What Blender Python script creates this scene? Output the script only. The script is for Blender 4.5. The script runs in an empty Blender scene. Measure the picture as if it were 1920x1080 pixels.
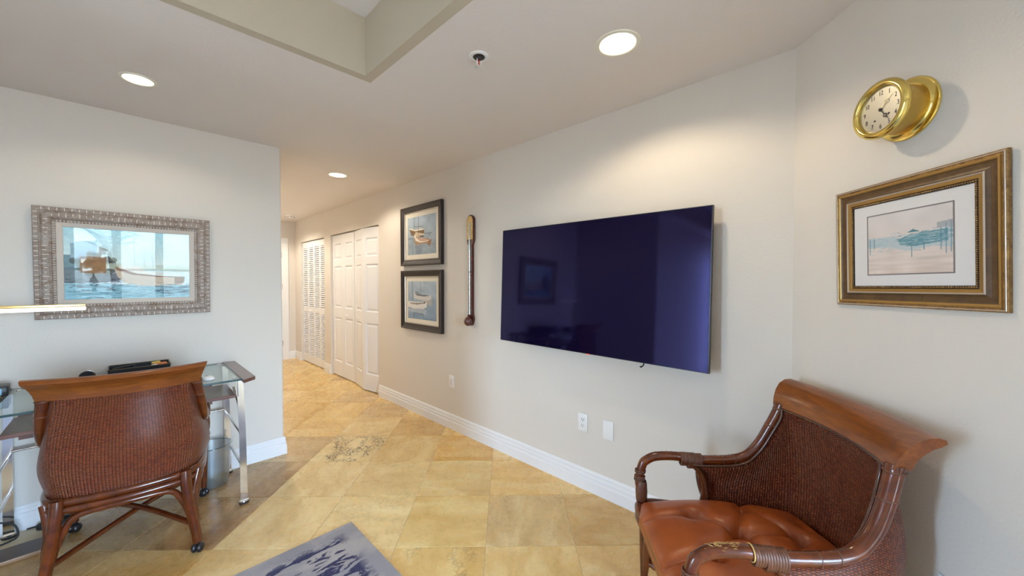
import bpy, bmesh, math, random
import numpy as np
from mathutils import Vector, Matrix

random.seed(7)
rng = np.random.default_rng(7)
scene = bpy.context.scene
C = bpy.context.collection
PI = math.pi
R = math.radians

# ------------------------------------------------------------------ camera, world, exposure
cam_d = bpy.data.cameras.new('camera')
cam = bpy.data.objects.new('camera', cam_d)
C.objects.link(cam)
cam_d.sensor_width = 36.0
cam_d.lens = 36.0 * 703.0 / 1920.0
cam_d.clip_start = 0.02
cam.location = (0, 0, 1.39)
cam.rotation_euler = (PI / 2 - math.atan(13.5 / 703.0), 0, -R(45.9))
scene.camera = cam
scene.view_settings.view_transform = 'Standard'
scene.view_settings.look = 'None'
scene.view_settings.exposure = 0.17
scene.view_settings.gamma = 1.0
scene.view_settings.use_curve_mapping = False
scene.cycles.max_bounces = 10
scene.cycles.diffuse_bounces = 6
scene.cycles.glossy_bounces = 5
scene.cycles.transmission_bounces = 6
scene.cycles.transparent_max_bounces = 12
scene.cycles.caustics_reflective = False
scene.cycles.caustics_refractive = False
scene.cycles.sample_clamp_indirect = 6.0

SKY = 61.0          # strength of the sky
WARM = (1.0, 0.83, 0.58)
HALL = (1.0, 0.89, 0.72)
LAMP1, LAMP2, LAMP3, HALL_FILL, LAMP5 = 16.5, 5.0, 24.0, 28.0, 48.0

world = bpy.data.worlds.new('sky')
scene.world = world
world.use_nodes = True
wn, wl = world.node_tree.nodes, world.node_tree.links
bg = wn['Background']
tc = wn.new('ShaderNodeTexCoord')
sx = wn.new('ShaderNodeSeparateXYZ')
mr = wn.new('ShaderNodeMapRange')
mr.inputs[1].default_value = -1.0
mr.inputs[2].default_value = 1.0
cr = wn.new('ShaderNodeValToRGB')
e = cr.color_ramp.elements
e[0].position = 0.0; e[0].color = (0.10, 0.11, 0.12, 1)
e[1].position = 1.0; e[1].color = (0.42, 0.58, 1.0, 1)
for p, c in ((0.44, (0.10, 0.115, 0.13, 1)), (0.492, (0.36, 0.45, 0.50, 1)), (0.51, (0.60, 0.81, 1.0, 1)), (0.62, (0.45, 0.66, 1.0, 1))):
    k = e.new(p); k.color = c
wl.new(tc.outputs['Generated'], sx.inputs[0])
wl.new(sx.outputs['Z'], mr.inputs[0])
wl.new(mr.outputs[0], cr.inputs[0])
wl.new(cr.outputs[0], bg.inputs['Color'])
bg.inputs['Strength'].default_value = SKY

def portal(name, loc, rot, sx_, sy_):
    l = bpy.data.lights.new(name, 'AREA')
    l.shape = 'RECTANGLE'; l.size = sx_; l.size_y = sy_
    l.cycles.is_portal = True
    o = bpy.data.objects.new(name, l); C.objects.link(o)
    o.location = loc; o.rotation_euler = rot
    return o
# sky light enters through the glass doors at the sea side and the west window
portal('sky_portal', (0.2, -4.14, 1.2), (PI / 2, 0, 0), 1.9, 2.3)
portal('sky_portal', (-3.34, 1.80, 1.2), (0, -PI / 2, 0), 2.3, 0.6)

# ------------------------------------------------------------------ room numbers
TVX = 2.124      # face of the wall with the television
LY = 3.402       # face of the wall with the large painting
LX = 0.873       # end of that wall
HY = 7.47        # end of the hall
CEIL = 2.44
CORN = (2.124, 0.27)

# ------------------------------------------------------------------ materials
def srgb(r, g, b):
    f = lambda c: (c / 255 / 12.92) if c / 255 <= 0.04045 else ((c / 255 + 0.055) / 1.055) ** 2.4
    return (f(r), f(g), f(b), 1.0)

class Mat:
    def __init__(s, name, color=(0.5, 0.5, 0.5), rough=0.5, metal=0.0, spec=0.5, coat=0.0, coat_rough=0.1):
        s.m = bpy.data.materials.new(name); s.m.use_nodes = True
        s.n, s.l = s.m.node_tree.nodes, s.m.node_tree.links
        s.b = s.n['Principled BSDF']
        s.set('Base Color', tuple(color[:3]) + (1,)); s.set('Roughness', rough); s.set('Metallic', metal)
        s.set('Specular IOR Level', spec); s.set('Coat Weight', coat); s.set('Coat Roughness', coat_rough)
    def set(s, k, v): s.b.inputs[k].default_value = v
    def node(s, t, **kw):
        n = s.n.new(t)
        for k, v in kw.items(): setattr(n, k, v)
        return n
    def link(s, a, b): s.l.new(a, b)
    def math(s, op, a, b=None, c=None, clamp=False):
        n = s.node('ShaderNodeMath', operation=op); n.use_clamp = clamp
        for i, v in enumerate((a, b, c)):
            if v is None: continue
            if isinstance(v, (int, float)): n.inputs[i].default_value = v
            else: s.link(v, n.inputs[i])
        return n.outputs[0]
    def coord(s, kind='Object', scale=(1, 1, 1), offset=None):
        t = s.node('ShaderNodeTexCoord'); mp = s.node('ShaderNodeMapping')
        s.link(t.outputs[kind], mp.inputs['Vector']); mp.inputs['Scale'].default_value = scale
        if offset is not None: s.link(offset, mp.inputs['Location'])
        return mp.outputs[0]
    def noise(s, vec, scale, detail=4, rough=0.55, dist=0.0):
        n = s.node('ShaderNodeTexNoise'); s.link(vec, n.inputs['Vector'])
        n.inputs['Scale'].default_value = scale; n.inputs['Detail'].default_value = detail
        n.inputs['Roughness'].default_value = rough; n.inputs['Distortion'].default_value = dist
        return n.outputs['Fac']
    def ramp(s, fac, stops, interp='LINEAR'):
        n = s.node('ShaderNodeValToRGB'); s.link(fac, n.inputs[0]); n.color_ramp.interpolation = interp
        el = n.color_ramp.elements
        while len(el) < len(stops): el.new(0.5)
        for i, (p, c) in enumerate(stops):
            el[i].position = p
            el[i].color = (c, c, c, 1) if isinstance(c, (int, float)) else tuple(c[:3]) + (1,)
        return n.outputs[0]
    def mix(s, fac, a, b, mode='MIX'):
        n = s.node('ShaderNodeMix', data_type='RGBA', blend_type=mode)
        for i, v in ((0, fac), (6, a), (7, b)):
            if isinstance(v, (int, float)): n.inputs[i].default_value = v
            elif isinstance(v, tuple): n.inputs[i].default_value = tuple(v[:3]) + (1,)
            else: s.link(v, n.inputs[i])
        return n.outputs[2]
    def bump(s, h, strength=0.2, dist=0.01):
        n = s.node('ShaderNodeBump'); n.inputs['Strength'].default_value = strength; n.inputs['Distance'].default_value = dist
        s.link(h, n.inputs['Height']); s.link(n.outputs[0], s.b.inputs['Normal'])
    def col(s, c): s.link(c, s.b.inputs['Base Color'])
    def rough(s, c): s.link(c, s.b.inputs['Roughness'])

def mat_paint(name, col, bump=0.12, scale=140):
    m = Mat(name, col, 0.75, spec=0.25)
    v = m.coord('Object')
    m.bump(m.noise(v, scale, 3), bump, 0.004)
    return m.m

M = {}
M['wall'] = mat_paint('wall_paint', (0.705, 0.655, 0.598), 0.22, 110)
M['ceiling'] = mat_paint('ceiling_paint', (0.76, 0.715, 0.69), 0.2, 90)
M['trim'] = mat_paint('white_trim_paint', (0.80, 0.80, 0.81), 0.03, 40)
M['door'] = mat_paint('white_door_paint', (0.80, 0.80, 0.82), 0.04, 60)
M['white_plastic'] = Mat('white_plastic', (0.82, 0.82, 0.82), 0.35).m
M['slot'] = Mat('dark_slot', (0.03, 0.03, 0.03), 0.6).m
M['black'] = Mat('black_plastic', (0.012, 0.012, 0.014), 0.35).m
M['rubber'] = Mat('black_rubber', (0.015, 0.015, 0.016), 0.55).m
M['chrome'] = Mat('chrome', (0.78, 0.79, 0.80), 0.12, 1.0).m
M['brass'] = Mat('polished_brass', (0.78, 0.61, 0.19), 0.13, 1.0).m
M['knob'] = Mat('white_knob', (0.85, 0.84, 0.82), 0.25, coat=0.5).m
M['tray'] = mat_paint('tray_shaded_paint', (0.52, 0.46, 0.36), 0.22, 110)  # wall beige darkened; the tray's weaker light is put into the colour
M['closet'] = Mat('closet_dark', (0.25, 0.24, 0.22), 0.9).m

def mat_emit(name, col, st):
    m = Mat(name, col, 0.5)
    m.set('Emission Color', tuple(col) + (1,)); m.set('Emission Strength', st)
    return m.m
M['bulb'] = mat_emit('lamp_glow', (1.0, 0.93, 0.80), 14.0)
M['can'] = Mat('white_reflector', (0.9, 0.88, 0.83), 0.3).m
M['can_trim'] = Mat('cream_trim_ring', (0.80, 0.77, 0.66), 0.4).m
M['led'] = mat_emit('led_strip', (1.0, 0.96, 0.92), 0.5)
M['gold'] = Mat('satin_gold', (0.80, 0.58, 0.24), 0.28, 1.0).m

def mat_tile():
    m = Mat('travertine', (0.6, 0.45, 0.25), 0.3, spec=0.5)
    oi = m.node('ShaderNodeObjectInfo')
    off = m.node('ShaderNodeCombineXYZ')
    for i, k in enumerate((37.0, 61.0, 83.0)): m.link(m.math('MULTIPLY', oi.outputs['Random'], k), off.inputs[i])
    v = m.coord('Object', (1, 1, 1), off.outputs[0])
    vs = m.coord('Object', (1.0, 2.4, 1), off.outputs[0])
    cloud = m.noise(vs, 2.6, 6, 0.58, 0.7)
    fine = m.noise(v, 26, 6, 0.65, 0.3)
    base = oi.outputs['Color']
    dark = m.mix(1.0, base, (0.86, 0.80, 0.70), 'MULTIPLY')
    light = m.mix(0.28, base, (0.90, 0.74, 0.40))
    c = m.mix(m.ramp(cloud, [(0.36, 0.0), (0.62, 1.0)]), dark, light)
    c = m.mix(m.math('MULTIPLY', m.ramp(cloud, [(0.47, 0.0), (0.5, 1.0), (0.54, 0.0)]), 0.22), c, m.mix(1.0, base, (1.0, 0.8, 0.42), 'MULTIPLY'))
    c = m.mix(m.math('MULTIPLY', m.ramp(fine, [(0.54, 0.0), (0.74, 1.0)]), 0.20), c, m.mix(1.0, base, (0.70, 0.58, 0.42), 'MULTIPLY'))
    # pits and black veins where alpha of the tile's own colour asks for it
    vor = m.node('ShaderNodeTexVoronoi', feature='DISTANCE_TO_EDGE'); m.link(m.coord('Object', (1, 1, 1), off.outputs[0]), vor.inputs['Vector'])
    vor.inputs['Scale'].default_value = 34
    line = m.ramp(vor.outputs['Distance'], [(0.0, 1.0), (0.05, 0.8), (0.13, 0.0)])
    band = m.ramp(m.noise(m.coord('Object', (1, 2.2, 1), off.outputs[0]), 4.0, 3), [(0.48, 0.0), (0.56, 1.0)])
    vein = m.math('MULTIPLY', m.math('MULTIPLY', line, band), oi.outputs['Alpha'], clamp=True)
    c = m.mix(vein, c, (0.10, 0.075, 0.05))
    pit = m.ramp(m.noise(v, 70, 2), [(0.70, 0.0), (0.76, 1.0)])
    c = m.mix(m.math('MULTIPLY', pit, 0.4), c, (0.25, 0.16, 0.08))
    m.col(c)
    m.rough(m.ramp(fine, [(0.3, 0.20), (0.7, 0.38)]))
    m.bump(fine, 0.05, 0.002)
    return m.m
M['tile'] = mat_tile()
M['grout'] = Mat('grout', (0.78, 0.68, 0.50), 0.8).m

def mat_wood(name, c0, c1, scale=(3, 3, 22), rough=0.3, coat=0.4, nodes=0.0):
    m = Mat(name, c0, rough, coat=coat, coat_rough=0.15)
    n = m.noise(m.coord('Object', scale), 3.0, 6, 0.6, 0.6)
    n2 = m.noise(m.coord('Object', (1, 1, 1)), 9.0, 3)
    c = m.mix(m.ramp(n, [(0.3, 0.0), (0.7, 1.0)]), tuple(c0), tuple(c1))
    c = m.mix(m.math('MULTIPLY', m.ramp(n2, [(0.4, 0.0), (0.65, 1.0)]), 0.5), c, tuple(x * 0.45 for x in c0))
    m.col(c); m.bump(n, 0.06, 0.003)
    return m.m
M['rattan'] = mat_wood('rattan_pole', (0.150, 0.030, 0.005), (0.060, 0.010, 0.003), (6, 6, 6), 0.20, 0.35)
M['rail'] = mat_wood('varnished_wood', (0.29, 0.082, 0.010), (0.15, 0.036, 0.006), (2.5, 26, 26), 0.28, 0.2)
M['binding'] = mat_wood('rattan_binding', (0.15, 0.05, 0.02), (0.085, 0.027, 0.012), (30, 30, 30), 0.45, 0.2)
M['worn'] = Mat('worn_cane', (0.62, 0.40, 0.14), 0.5).m
M['fray'] = Mat('frayed_cane', (0.30, 0.12, 0.045), 0.6).m
M['darktrim'] = mat_wood('dark_bead', (0.09, 0.028, 0.012), (0.05, 0.016, 0.008), (8, 8, 8), 0.25, 0.5)
M['desk_wood'] = mat_wood('mahogany_veneer', (0.16, 0.055, 0.035), (0.09, 0.03, 0.022), (3, 22, 3), 0.3, 0.5)
M['board'] = mat_wood('dark_brown_laminate', (0.085, 0.043, 0.022), (0.06, 0.03, 0.016), (3, 22, 3), 0.4, 0.2)
M['board_edge'] = Mat('brown_edge_strip', (0.30, 0.17, 0.09), 0.4).m
M['mahogany'] = mat_wood('red_mahogany', (0.11, 0.020, 0.015), (0.055, 0.010, 0.009), (9, 9, 2), 0.15, 0.8)

def mat_wicker():
    m = Mat('woven_cane', (0.2, 0.06, 0.03), 0.32, spec=0.55, coat=0.10, coat_rough=0.25)
    uv = m.node('ShaderNodeUVMap'); sp = m.node('ShaderNodeSeparateXYZ'); m.link(uv.outputs[0], sp.inputs[0])
    U, V = sp.outputs[0], sp.outputs[1]
    W, Hh = 0.0104, 0.0066
    cu = m.math('DIVIDE', U, W)
    col = m.math('FLOOR', cu)
    fu = m.math('SUBTRACT', cu, col)
    rv = m.math('ADD', m.math('DIVIDE', V, Hh), m.math('MULTIPLY', col, 0.5))
    row = m.math('FLOOR', rv)
    fv = m.math('SUBTRACT', rv, row)
    bu = m.math('SINE', m.math('MULTIPLY', fu, PI))
    bv = m.math('SINE', m.math('MULTIPLY', fv, PI))
    h = m.math('MULTIPLY', m.math('POWER', bu, 0.6), m.math('POWER', bv, 0.7))
    wn_ = m.node('ShaderNodeTexWhiteNoise', noise_dimensions='2D')
    cb = m.node('ShaderNodeCombineXYZ'); m.link(col, cb.inputs[0]); m.link(row, cb.inputs[1]); m.link(cb.outputs[0], wn_.inputs['Vector'])
    big = m.noise(m.coord('Object'), 7, 4)
    strand = m.mix(wn_.outputs['Value'], (0.145, 0.023, 0.007), (0.28, 0.056, 0.012))
    strand = m.mix(m.ramp(big, [(0.4, 0.0), (0.66, 0.6)]), strand, (0.25, 0.072, 0.02))
    c = m.mix(m.ramp(h, [(0.15, 0.0), (0.62, 1.0)]), (0.035, 0.008, 0.007), strand)
    m.col(c); m.bump(h, 0.9, 0.0042)
    return m.m
M['wicker'] = mat_wicker()

def mat_leather():
    m = Mat('brown_leather', (0.30, 0.085, 0.028), 0.36, spec=0.5)
    v = m.coord('Object')
    n = m.noise(v, 8, 4)
    m.col(m.mix(m.ramp(n, [(0.35, 0.0), (0.7, 1.0)]), (0.35, 0.080, 0.014), (0.24, 0.048, 0.009)))
    m.bump(m.noise(v, 260, 3), 0.10, 0.001)
    return m.m
M['leather'] = mat_leather()

def mat_clear(name, tint, gloss_rough, transp, refl=1.0):
    m = bpy.data.materials.new(name); m.use_nodes = True
    n, l = m.node_tree.nodes, m.node_tree.links
    n.remove(n['Principled BSDF'])
    t = n.new('ShaderNodeBsdfTransparent'); t.inputs[0].default_value = tuple(tint) + (1,)
    g = n.new('ShaderNodeBsdfGlossy'); g.inputs['Roughness'].default_value = gloss_rough
    f = n.new('ShaderNodeFresnel'); f.inputs[0].default_value = 1.5
    k = n.new('ShaderNodeMath'); k.operation = 'MULTIPLY_ADD'; k.inputs[1].default_value = refl; k.inputs[2].default_value = 1.0 - transp
    x = n.new('ShaderNodeMixShader')
    ge = n.new('ShaderNodeNewGeometry'); bf = n.new('ShaderNodeMath'); bf.operation = 'SUBTRACT'; bf.inputs[0].default_value = 1.0
    mu = n.new('ShaderNodeMath'); mu.operation = 'MULTIPLY'
    l.new(ge.outputs['Backfacing'], bf.inputs[1]); l.new(f.outputs[0], k.inputs[0])
    l.new(k.outputs[0], mu.inputs[0]); l.new(bf.outputs[0], mu.inputs[1]); l.new(mu.outputs[0], x.inputs[0])
    l.new(t.outputs[0], x.inputs[1]); l.new(g.outputs[0], x.inputs[2])
    l.new(x.outputs[0], n['Material Output'].inputs[0])
    return m
M['glass'] = mat_clear('window_glass', (0.97, 0.99, 0.99), 0.0, 1.0)
M['pic_glass'] = mat_clear('picture_glass', (1, 1, 1), 0.0, 1.0, 0.42)
M['desk_glass'] = mat_clear('desk_glass', (0.88, 0.95, 0.93), 0.02, 0.93)
M['glass_edge'] = Mat('green_glass_edge', (0.02, 0.07, 0.075), 0.15).m
M['basket'] = mat_clear('smoky_clear_plastic', (0.90, 0.94, 0.96), 0.35, 0.74)
M['basket_rim'] = mat_clear('basket_rim', (0.55, 0.60, 0.63), 0.12, 0.85)

def mat_vcol(name, rough=0.8, coat=0.0):
    m = Mat(name, (0.5, 0.5, 0.5), rough, spec=0.2, coat=coat, coat_rough=0.02)
    a = m.node('ShaderNodeVertexColor'); a.layer_name = 'print'
    m.link(a.outputs[0], m.b.inputs['Base Color'])
    return m.m
M['print'] = mat_vcol('printed_picture')

# ------------------------------------------------------------------ mesh helpers
def link(name, mesh, parent=None, mat=None):
    o = bpy.data.objects.new(name, mesh); C.objects.link(o)
    if mat is not None and len(mesh.materials) == 0: mesh.materials.append(mat)
    if parent is not None: o.parent = parent
    return o

def smooth(me, angle=40):
    for p in me.polygons: p.use_smooth = True
    try: me.set_sharp_from_angle(angle=R(angle))
    except Exception: pass

def obj(name, bm, mat, parent=None, sm=None):
    bmesh.ops.recalc_face_normals(bm, faces=bm.faces)
    me = bpy.data.meshes.new(name); bm.to_mesh(me); bm.free()
    if sm: smooth(me, sm)
    return link(name, me, parent, mat)

def tag(o, label=None, cat=None, group=None, kind=None):
    if label: o['label'] = label
    if cat: o['category'] = cat
    if group: o['group'] = group
    if kind: o['kind'] = kind
    return o

def empty(name, loc=(0, 0, 0), rz=0.0, parent=None):
    o = bpy.data.objects.new(name, None); C.objects.link(o)
    o.empty_display_size = 0.1
    o.location = loc; o.rotation_euler = (0, 0, rz)
    if parent: o.parent = parent
    return o

def box(bm, x0, x1, y0, y1, z0, z1, bev=0.0, seg=2):
    b = bmesh.new()
    bmesh.ops.create_cube(b, size=1.0)
    for v in b.verts:
        v.co = Vector((x0 + (v.co.x + .5) * (x1 - x0), y0 + (v.co.y + .5) * (y1 - y0), z0 + (v.co.z + .5) * (z1 - z0)))
    if bev > 0:
        bmesh.ops.bevel(b, geom=b.edges[:], offset=bev, segments=seg, profile=0.5, affect='EDGES')
    me = bpy.data.meshes.new('tmp'); b.to_mesh(me); b.free()
    bm.from_mesh(me); bpy.data.meshes.remove(me)

def B1(*a, **k):
    bm = bmesh.new(); box(bm, *a, **k); return bm

def catmull(pts, n):
    P = [np.array(p, float) for p in pts]
    P = [2 * P[0] - P[1]] + P + [2 * P[-1] - P[-2]]
    out = []
    for i in range(1, len(P) - 2):
        for k in range(n):
            t = k / n
            a, b, c, d = P[i - 1], P[i], P[i + 1], P[i + 2]
            out.append(0.5 * ((2 * b) + (-a + c) * t + (2 * a - 5 * b + 4 * c - d) * t * t + (-a + 3 * b - 3 * c + d) * t ** 3))
    out.append(P[-2])
    return out

def tube(bm, pts, rad, seg=10, n=5, closed=False, cap=True):
    """rad: a number or one radius per control point; the polyline is smoothed with n steps per span"""
    if n > 1:
        if isinstance(rad, (int, float)): P4 = [(*p, rad) for p in pts]
        else: P4 = [(*p, r) for p, r in zip(pts, rad)]
        if closed:
            Q = [P4[-1]] + P4 + [P4[0], P4[1]]
            S = catmull(Q, n)[n:-n]
            if np.allclose(S[0], S[-1]): S = S[:-1]
        else: S = catmull(P4, n)
    else:
        S = [np.array((*p, rad if isinstance(rad, (int, float)) else rad[i])) for i, p in enumerate(pts)]
    L = [Vector(s[:3]) for s in S]; rr = [s[3] for s in S]
    N = len(L)
    up = None; rings = []
    for i in range(N):
        if closed: t = (L[(i + 1) % N] - L[i - 1]).normalized()
        else: t = (L[min(i + 1, N - 1)] - L[max(i - 1, 0)]).normalized()
        if up is None:
            a = Vector((0, 0, 1)) if abs(t.z) < 0.9 else Vector((1, 0, 0))
            up = (a - t * a.dot(t)).normalized()
        else:
            up = (up - t * up.dot(t)).normalized()
        bi = t.cross(up)
        rings.append([bm.verts.new(L[i] + (up * math.cos(2 * PI * k / seg) + bi * math.sin(2 * PI * k / seg)) * rr[i]) for k in range(seg)])
    for i in range(N if closed else N - 1):
        A, Bq = rings[i], rings[(i + 1) % N]
        for k in range(seg):
            bm.faces.new((A[k], A[(k + 1) % seg], Bq[(k + 1) % seg], Bq[k]))
    if cap and not closed:
        bm.faces.new(rings[0][::-1]); bm.faces.new(rings[-1])

def T1(*a, **k):
    bm = bmesh.new(); tube(bm, *a, **k); return bm

def lathe(bm, prof, seg=32, axis='Z', center=(0, 0, 0), closed=False):
    """prof: (radius, height) pairs; axis Z or -Y (out of a wall)"""
    rings = []
    cx, cy, cz = center
    for r, h in prof:
        ring = []
        if r < 1e-6:
            p = (cx, cy, cz + h) if axis == 'Z' else (cx, cy - h, cz)
            ring = [bm.verts.new(p)]
        else:
            for k in range(seg):
                a = 2 * PI * k / seg
                if axis == 'Z': p = (cx + r * math.cos(a), cy + r * math.sin(a), cz + h)
                else: p = (cx + r * math.cos(a), cy - h, cz + r * math.sin(a))
                ring.append(bm.verts.new(p))
        rings.append(ring)
    for A, Bq in zip(rings[:-1], rings[1:]):
        for k in range(seg):
            a0, a1 = A[k % len(A)], A[(k + 1) % len(A)]
            b0, b1 = Bq[k % len(Bq)], Bq[(k + 1) % len(Bq)]
            f = [a0, a1, b1, b0]
            g = []
            for v in f:
                if v not in g: g.append(v)
            if len(g) >= 3: bm.faces.new(g)
    for ring in (rings[0], rings[-1]):
        if len(ring) > 2 and not closed: bm.faces.new(ring)
    return bm

def L1(*a, **k):
    bm = bmesh.new(); lathe(bm, *a, **k); return bm

def frame_bm(w, h, prof, bm=None):
    """mitred frame in the local XZ plane, out of the wall along -Y. prof: (inset, out)"""
    bm = bm or bmesh.new()
    loops = []
    for ins, out in prof:
        a, c = w / 2 - ins, h / 2 - ins
        loops.append([bm.verts.new(p) for p in ((-a, -out, -c), (a, -out, -c), (a, -out, c), (-a, -out, c))])
    for A, Bq in zip(loops[:-1], loops[1:]):
        for k in range(4):
            bm.faces.new((A[k], A[(k + 1) % 4], Bq[(k + 1) % 4], Bq[k]))
    return bm

def surf(name, fn, nu, nv, mat, parent, closed_u=False):
    """grid surface with a UV map; fn(i/nu, j/nv) -> ((x,y,z), (u,v))"""
    V, UVs = [], []
    for j in range(nv + 1):
        for i in range(nu + 1):
            p, uv = fn(i / nu, j / nv); V.append(tuple(p)); UVs.append(uv)
    F = [(j * (nu + 1) + i, j * (nu + 1) + i + 1, (j + 1) * (nu + 1) + i + 1, (j + 1) * (nu + 1) + i) for j in range(nv) for i in range(nu)]
    me = bpy.data.meshes.new(name); me.from_pydata(V, [], F)
    ul = me.uv_layers.new(name='weave')
    for lp in me.loops: ul.data[lp.index].uv = UVs[lp.vertex_index]
    for p in me.polygons: p.use_smooth = True
    me.update()
    return link(name, me, parent, mat)

def sheet(name, poly_xy, z0, z1, mat, parent=None):
    bm = bmesh.new()
    f = bm.faces.new([bm.verts.new((x, y, z0)) for x, y in poly_xy])
    r = bmesh.ops.extrude_face_region(bm, geom=[f])
    for v in r['geom']:
        if isinstance(v, bmesh.types.BMVert): v.co.z = z1
    return obj(name, bm, mat, parent)

def structure(o, label=None):
    o['kind'] = 'structure'
    if label: o['label'] = label
    return o

# painted canvases: flat prints stored as vertex colours on a fine sheet
class Canvas:
    def __init__(s, W, Hh, col):
        s.W, s.H = W, Hh
        s.a = np.zeros((Hh, W, 3)); s.a[:] = col
        s.X, s.Y = np.meshgrid((np.arange(W) + .5) / W, 1 - (np.arange(Hh) + .5) / Hh)
    def put(s, mask, col, al=1.0):
        k = (mask.astype(float) * al)[..., None]
        s.a = s.a * (1 - k) + np.array(col, float) * k
    def poly(s, pts, col, al=1.0):
        inside = np.zeros(s.X.shape, bool); n = len(pts)
        for i in range(n):
            x0, y0 = pts[i]; x1, y1 = pts[(i + 1) % n]
            if y0 == y1: continue
            c = ((y0 > s.Y) != (y1 > s.Y)) & (s.X < (x1 - x0) * (s.Y - y0) / (y1 - y0) + x0)
            inside ^= c
        s.put(inside, col, al)
    def line(s, p, q, wd, col, al=1.0):
        px, py = p; qx, qy = q
        asp = s.H / s.W
        dx, dy = qx - px, (qy - py) * asp
        L = dx * dx + dy * dy + 1e-12
        t = np.clip(((s.X - px) * dx + (s.Y - py) * asp * dy) / L, 0, 1)
        d = np.hypot(s.X - px - t * dx, (s.Y - py) * asp - t * dy)
        s.put(np.clip((wd - d) / (0.6 / s.W) + .5, 0, 1), col, al)
    def ell(s, c, rx, ry, col, al=1.0):
        s.put(((s.X - c[0]) / rx) ** 2 + ((s.Y - c[1]) / ry) ** 2 < 1, col, al)
    def grad(s, y0, y1, c0, c1):
        t = np.clip((s.Y - y0) / (y1 - y0), 0, 1)[..., None]
        k = ((s.Y >= min(y0, y1)) & (s.Y <= max(y0, y1)))[..., None]
        s.a = np.where(k, np.array(c0) * (1 - t) + np.array(c1) * t, s.a)
    def noise(s, gx, gy, amp, y0=0, y1=1, seed=0):
        r = np.random.default_rng(seed)
        g = r.normal(0, 1, (gy + 2, gx + 2))
        fx, fy = s.X * gx, s.Y * gy
        ix, iy = fx.astype(int), fy.astype(int)
        tx, ty = fx - ix, fy - iy
        v = (g[iy, ix] * (1 - tx) + g[iy, ix + 1] * tx) * (1 - ty) + (g[iy + 1, ix] * (1 - tx) + g[iy + 1, ix + 1] * tx) * ty
        k = ((s.Y >= y0) & (s.Y <= y1))
        s.a = np.clip(s.a + (v * k * amp)[..., None], 0, 255)
        return v
    def build(s, name, w, h, y, parent, mat=None, cx=0, cz=0):
        W, Hh = s.W, s.H
        xs = np.linspace(-w / 2, w / 2, W); zs = np.linspace(h / 2, -h / 2, Hh)
        gx, gz = np.meshgrid(xs + cx, zs + cz)
        co = np.stack([gx, np.full_like(gx, y), gz], -1).reshape(-1, 3)
        idx = np.arange(W * Hh).reshape(Hh, W)
        F = np.stack([idx[1:, :-1], idx[1:, 1:], idx[:-1, 1:], idx[:-1, :-1]], -1).reshape(-1, 4)
        me = bpy.data.meshes.new(name)
        me.vertices.add(W * Hh); me.vertices.foreach_set('co', co.ravel())
        me.loops.add(F.size); me.loops.foreach_set('vertex_index', F.ravel().astype(np.int32))
        me.polygons.add(len(F)); me.polygons.foreach_set('loop_start', np.arange(0, F.size, 4, dtype=np.int32))
        me.update(calc_edges=True)
        at = me.color_attributes.new('print', 'FLOAT_COLOR', 'POINT')
        c = s.a.reshape(-1, 3) / 255.0
        c = np.where(c <= 0.04045, c / 12.92, ((c + 0.055) / 1.055) ** 2.4)
        at.data.foreach_set('color', np.concatenate([c, np.ones((len(c), 1))], 1).astype(np.float32).ravel())
        return link(name, me, parent, mat or M['print'])

# ------------------------------------------------------------------ floor
floor = structure(obj('floor', B1(-3.3, 2.8, -4.1, 7.6, -0.06, -0.0025), M['grout']), 'diagonal travertine tile floor with pale joints')
TS, U0, V0 = 0.4715, 1.937, -0.107
bm = bmesh.new()
hs = TS / 2 - 0.0016
box(bm, -hs, hs, -hs, hs, -0.012, 0.0, bev=0.0)
top = [ed for ed in bm.edges if all(abs(v.co.z) < 1e-6 for v in ed.verts)]
bmesh.ops.bevel(bm, geom=top, offset=0.0012, segments=1, affect='EDGES')
tile_me = bpy.data.meshes.new('tile'); bm.to_mesh(tile_me); bm.free(); tile_me.materials.append(M['tile'])
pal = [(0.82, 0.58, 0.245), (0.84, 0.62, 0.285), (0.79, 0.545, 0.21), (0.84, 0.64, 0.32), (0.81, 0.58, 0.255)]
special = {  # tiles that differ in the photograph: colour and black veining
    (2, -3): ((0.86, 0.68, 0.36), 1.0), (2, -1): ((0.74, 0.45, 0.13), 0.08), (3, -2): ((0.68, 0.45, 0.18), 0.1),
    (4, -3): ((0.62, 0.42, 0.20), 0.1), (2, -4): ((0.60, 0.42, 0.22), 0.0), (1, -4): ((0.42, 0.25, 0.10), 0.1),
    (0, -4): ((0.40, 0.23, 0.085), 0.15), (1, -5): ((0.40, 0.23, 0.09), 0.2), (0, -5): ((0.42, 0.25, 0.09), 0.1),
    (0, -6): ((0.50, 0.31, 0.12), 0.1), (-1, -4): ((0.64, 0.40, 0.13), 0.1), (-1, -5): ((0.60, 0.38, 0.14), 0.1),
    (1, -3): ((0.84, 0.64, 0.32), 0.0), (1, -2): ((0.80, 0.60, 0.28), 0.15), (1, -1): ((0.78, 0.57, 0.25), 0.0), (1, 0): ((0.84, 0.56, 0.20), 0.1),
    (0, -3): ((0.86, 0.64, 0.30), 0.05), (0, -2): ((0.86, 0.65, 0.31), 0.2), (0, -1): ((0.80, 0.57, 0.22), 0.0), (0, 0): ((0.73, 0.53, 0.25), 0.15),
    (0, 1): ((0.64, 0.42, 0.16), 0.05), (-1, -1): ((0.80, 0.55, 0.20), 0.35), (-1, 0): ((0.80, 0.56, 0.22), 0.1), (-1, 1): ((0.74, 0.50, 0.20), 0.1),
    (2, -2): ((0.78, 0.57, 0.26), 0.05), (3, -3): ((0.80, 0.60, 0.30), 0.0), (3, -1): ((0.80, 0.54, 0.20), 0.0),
    (5, -4): ((0.66, 0.46, 0.24), 0.1), (7, -5): ((0.64, 0.45, 0.23), 0.1),
}
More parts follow.
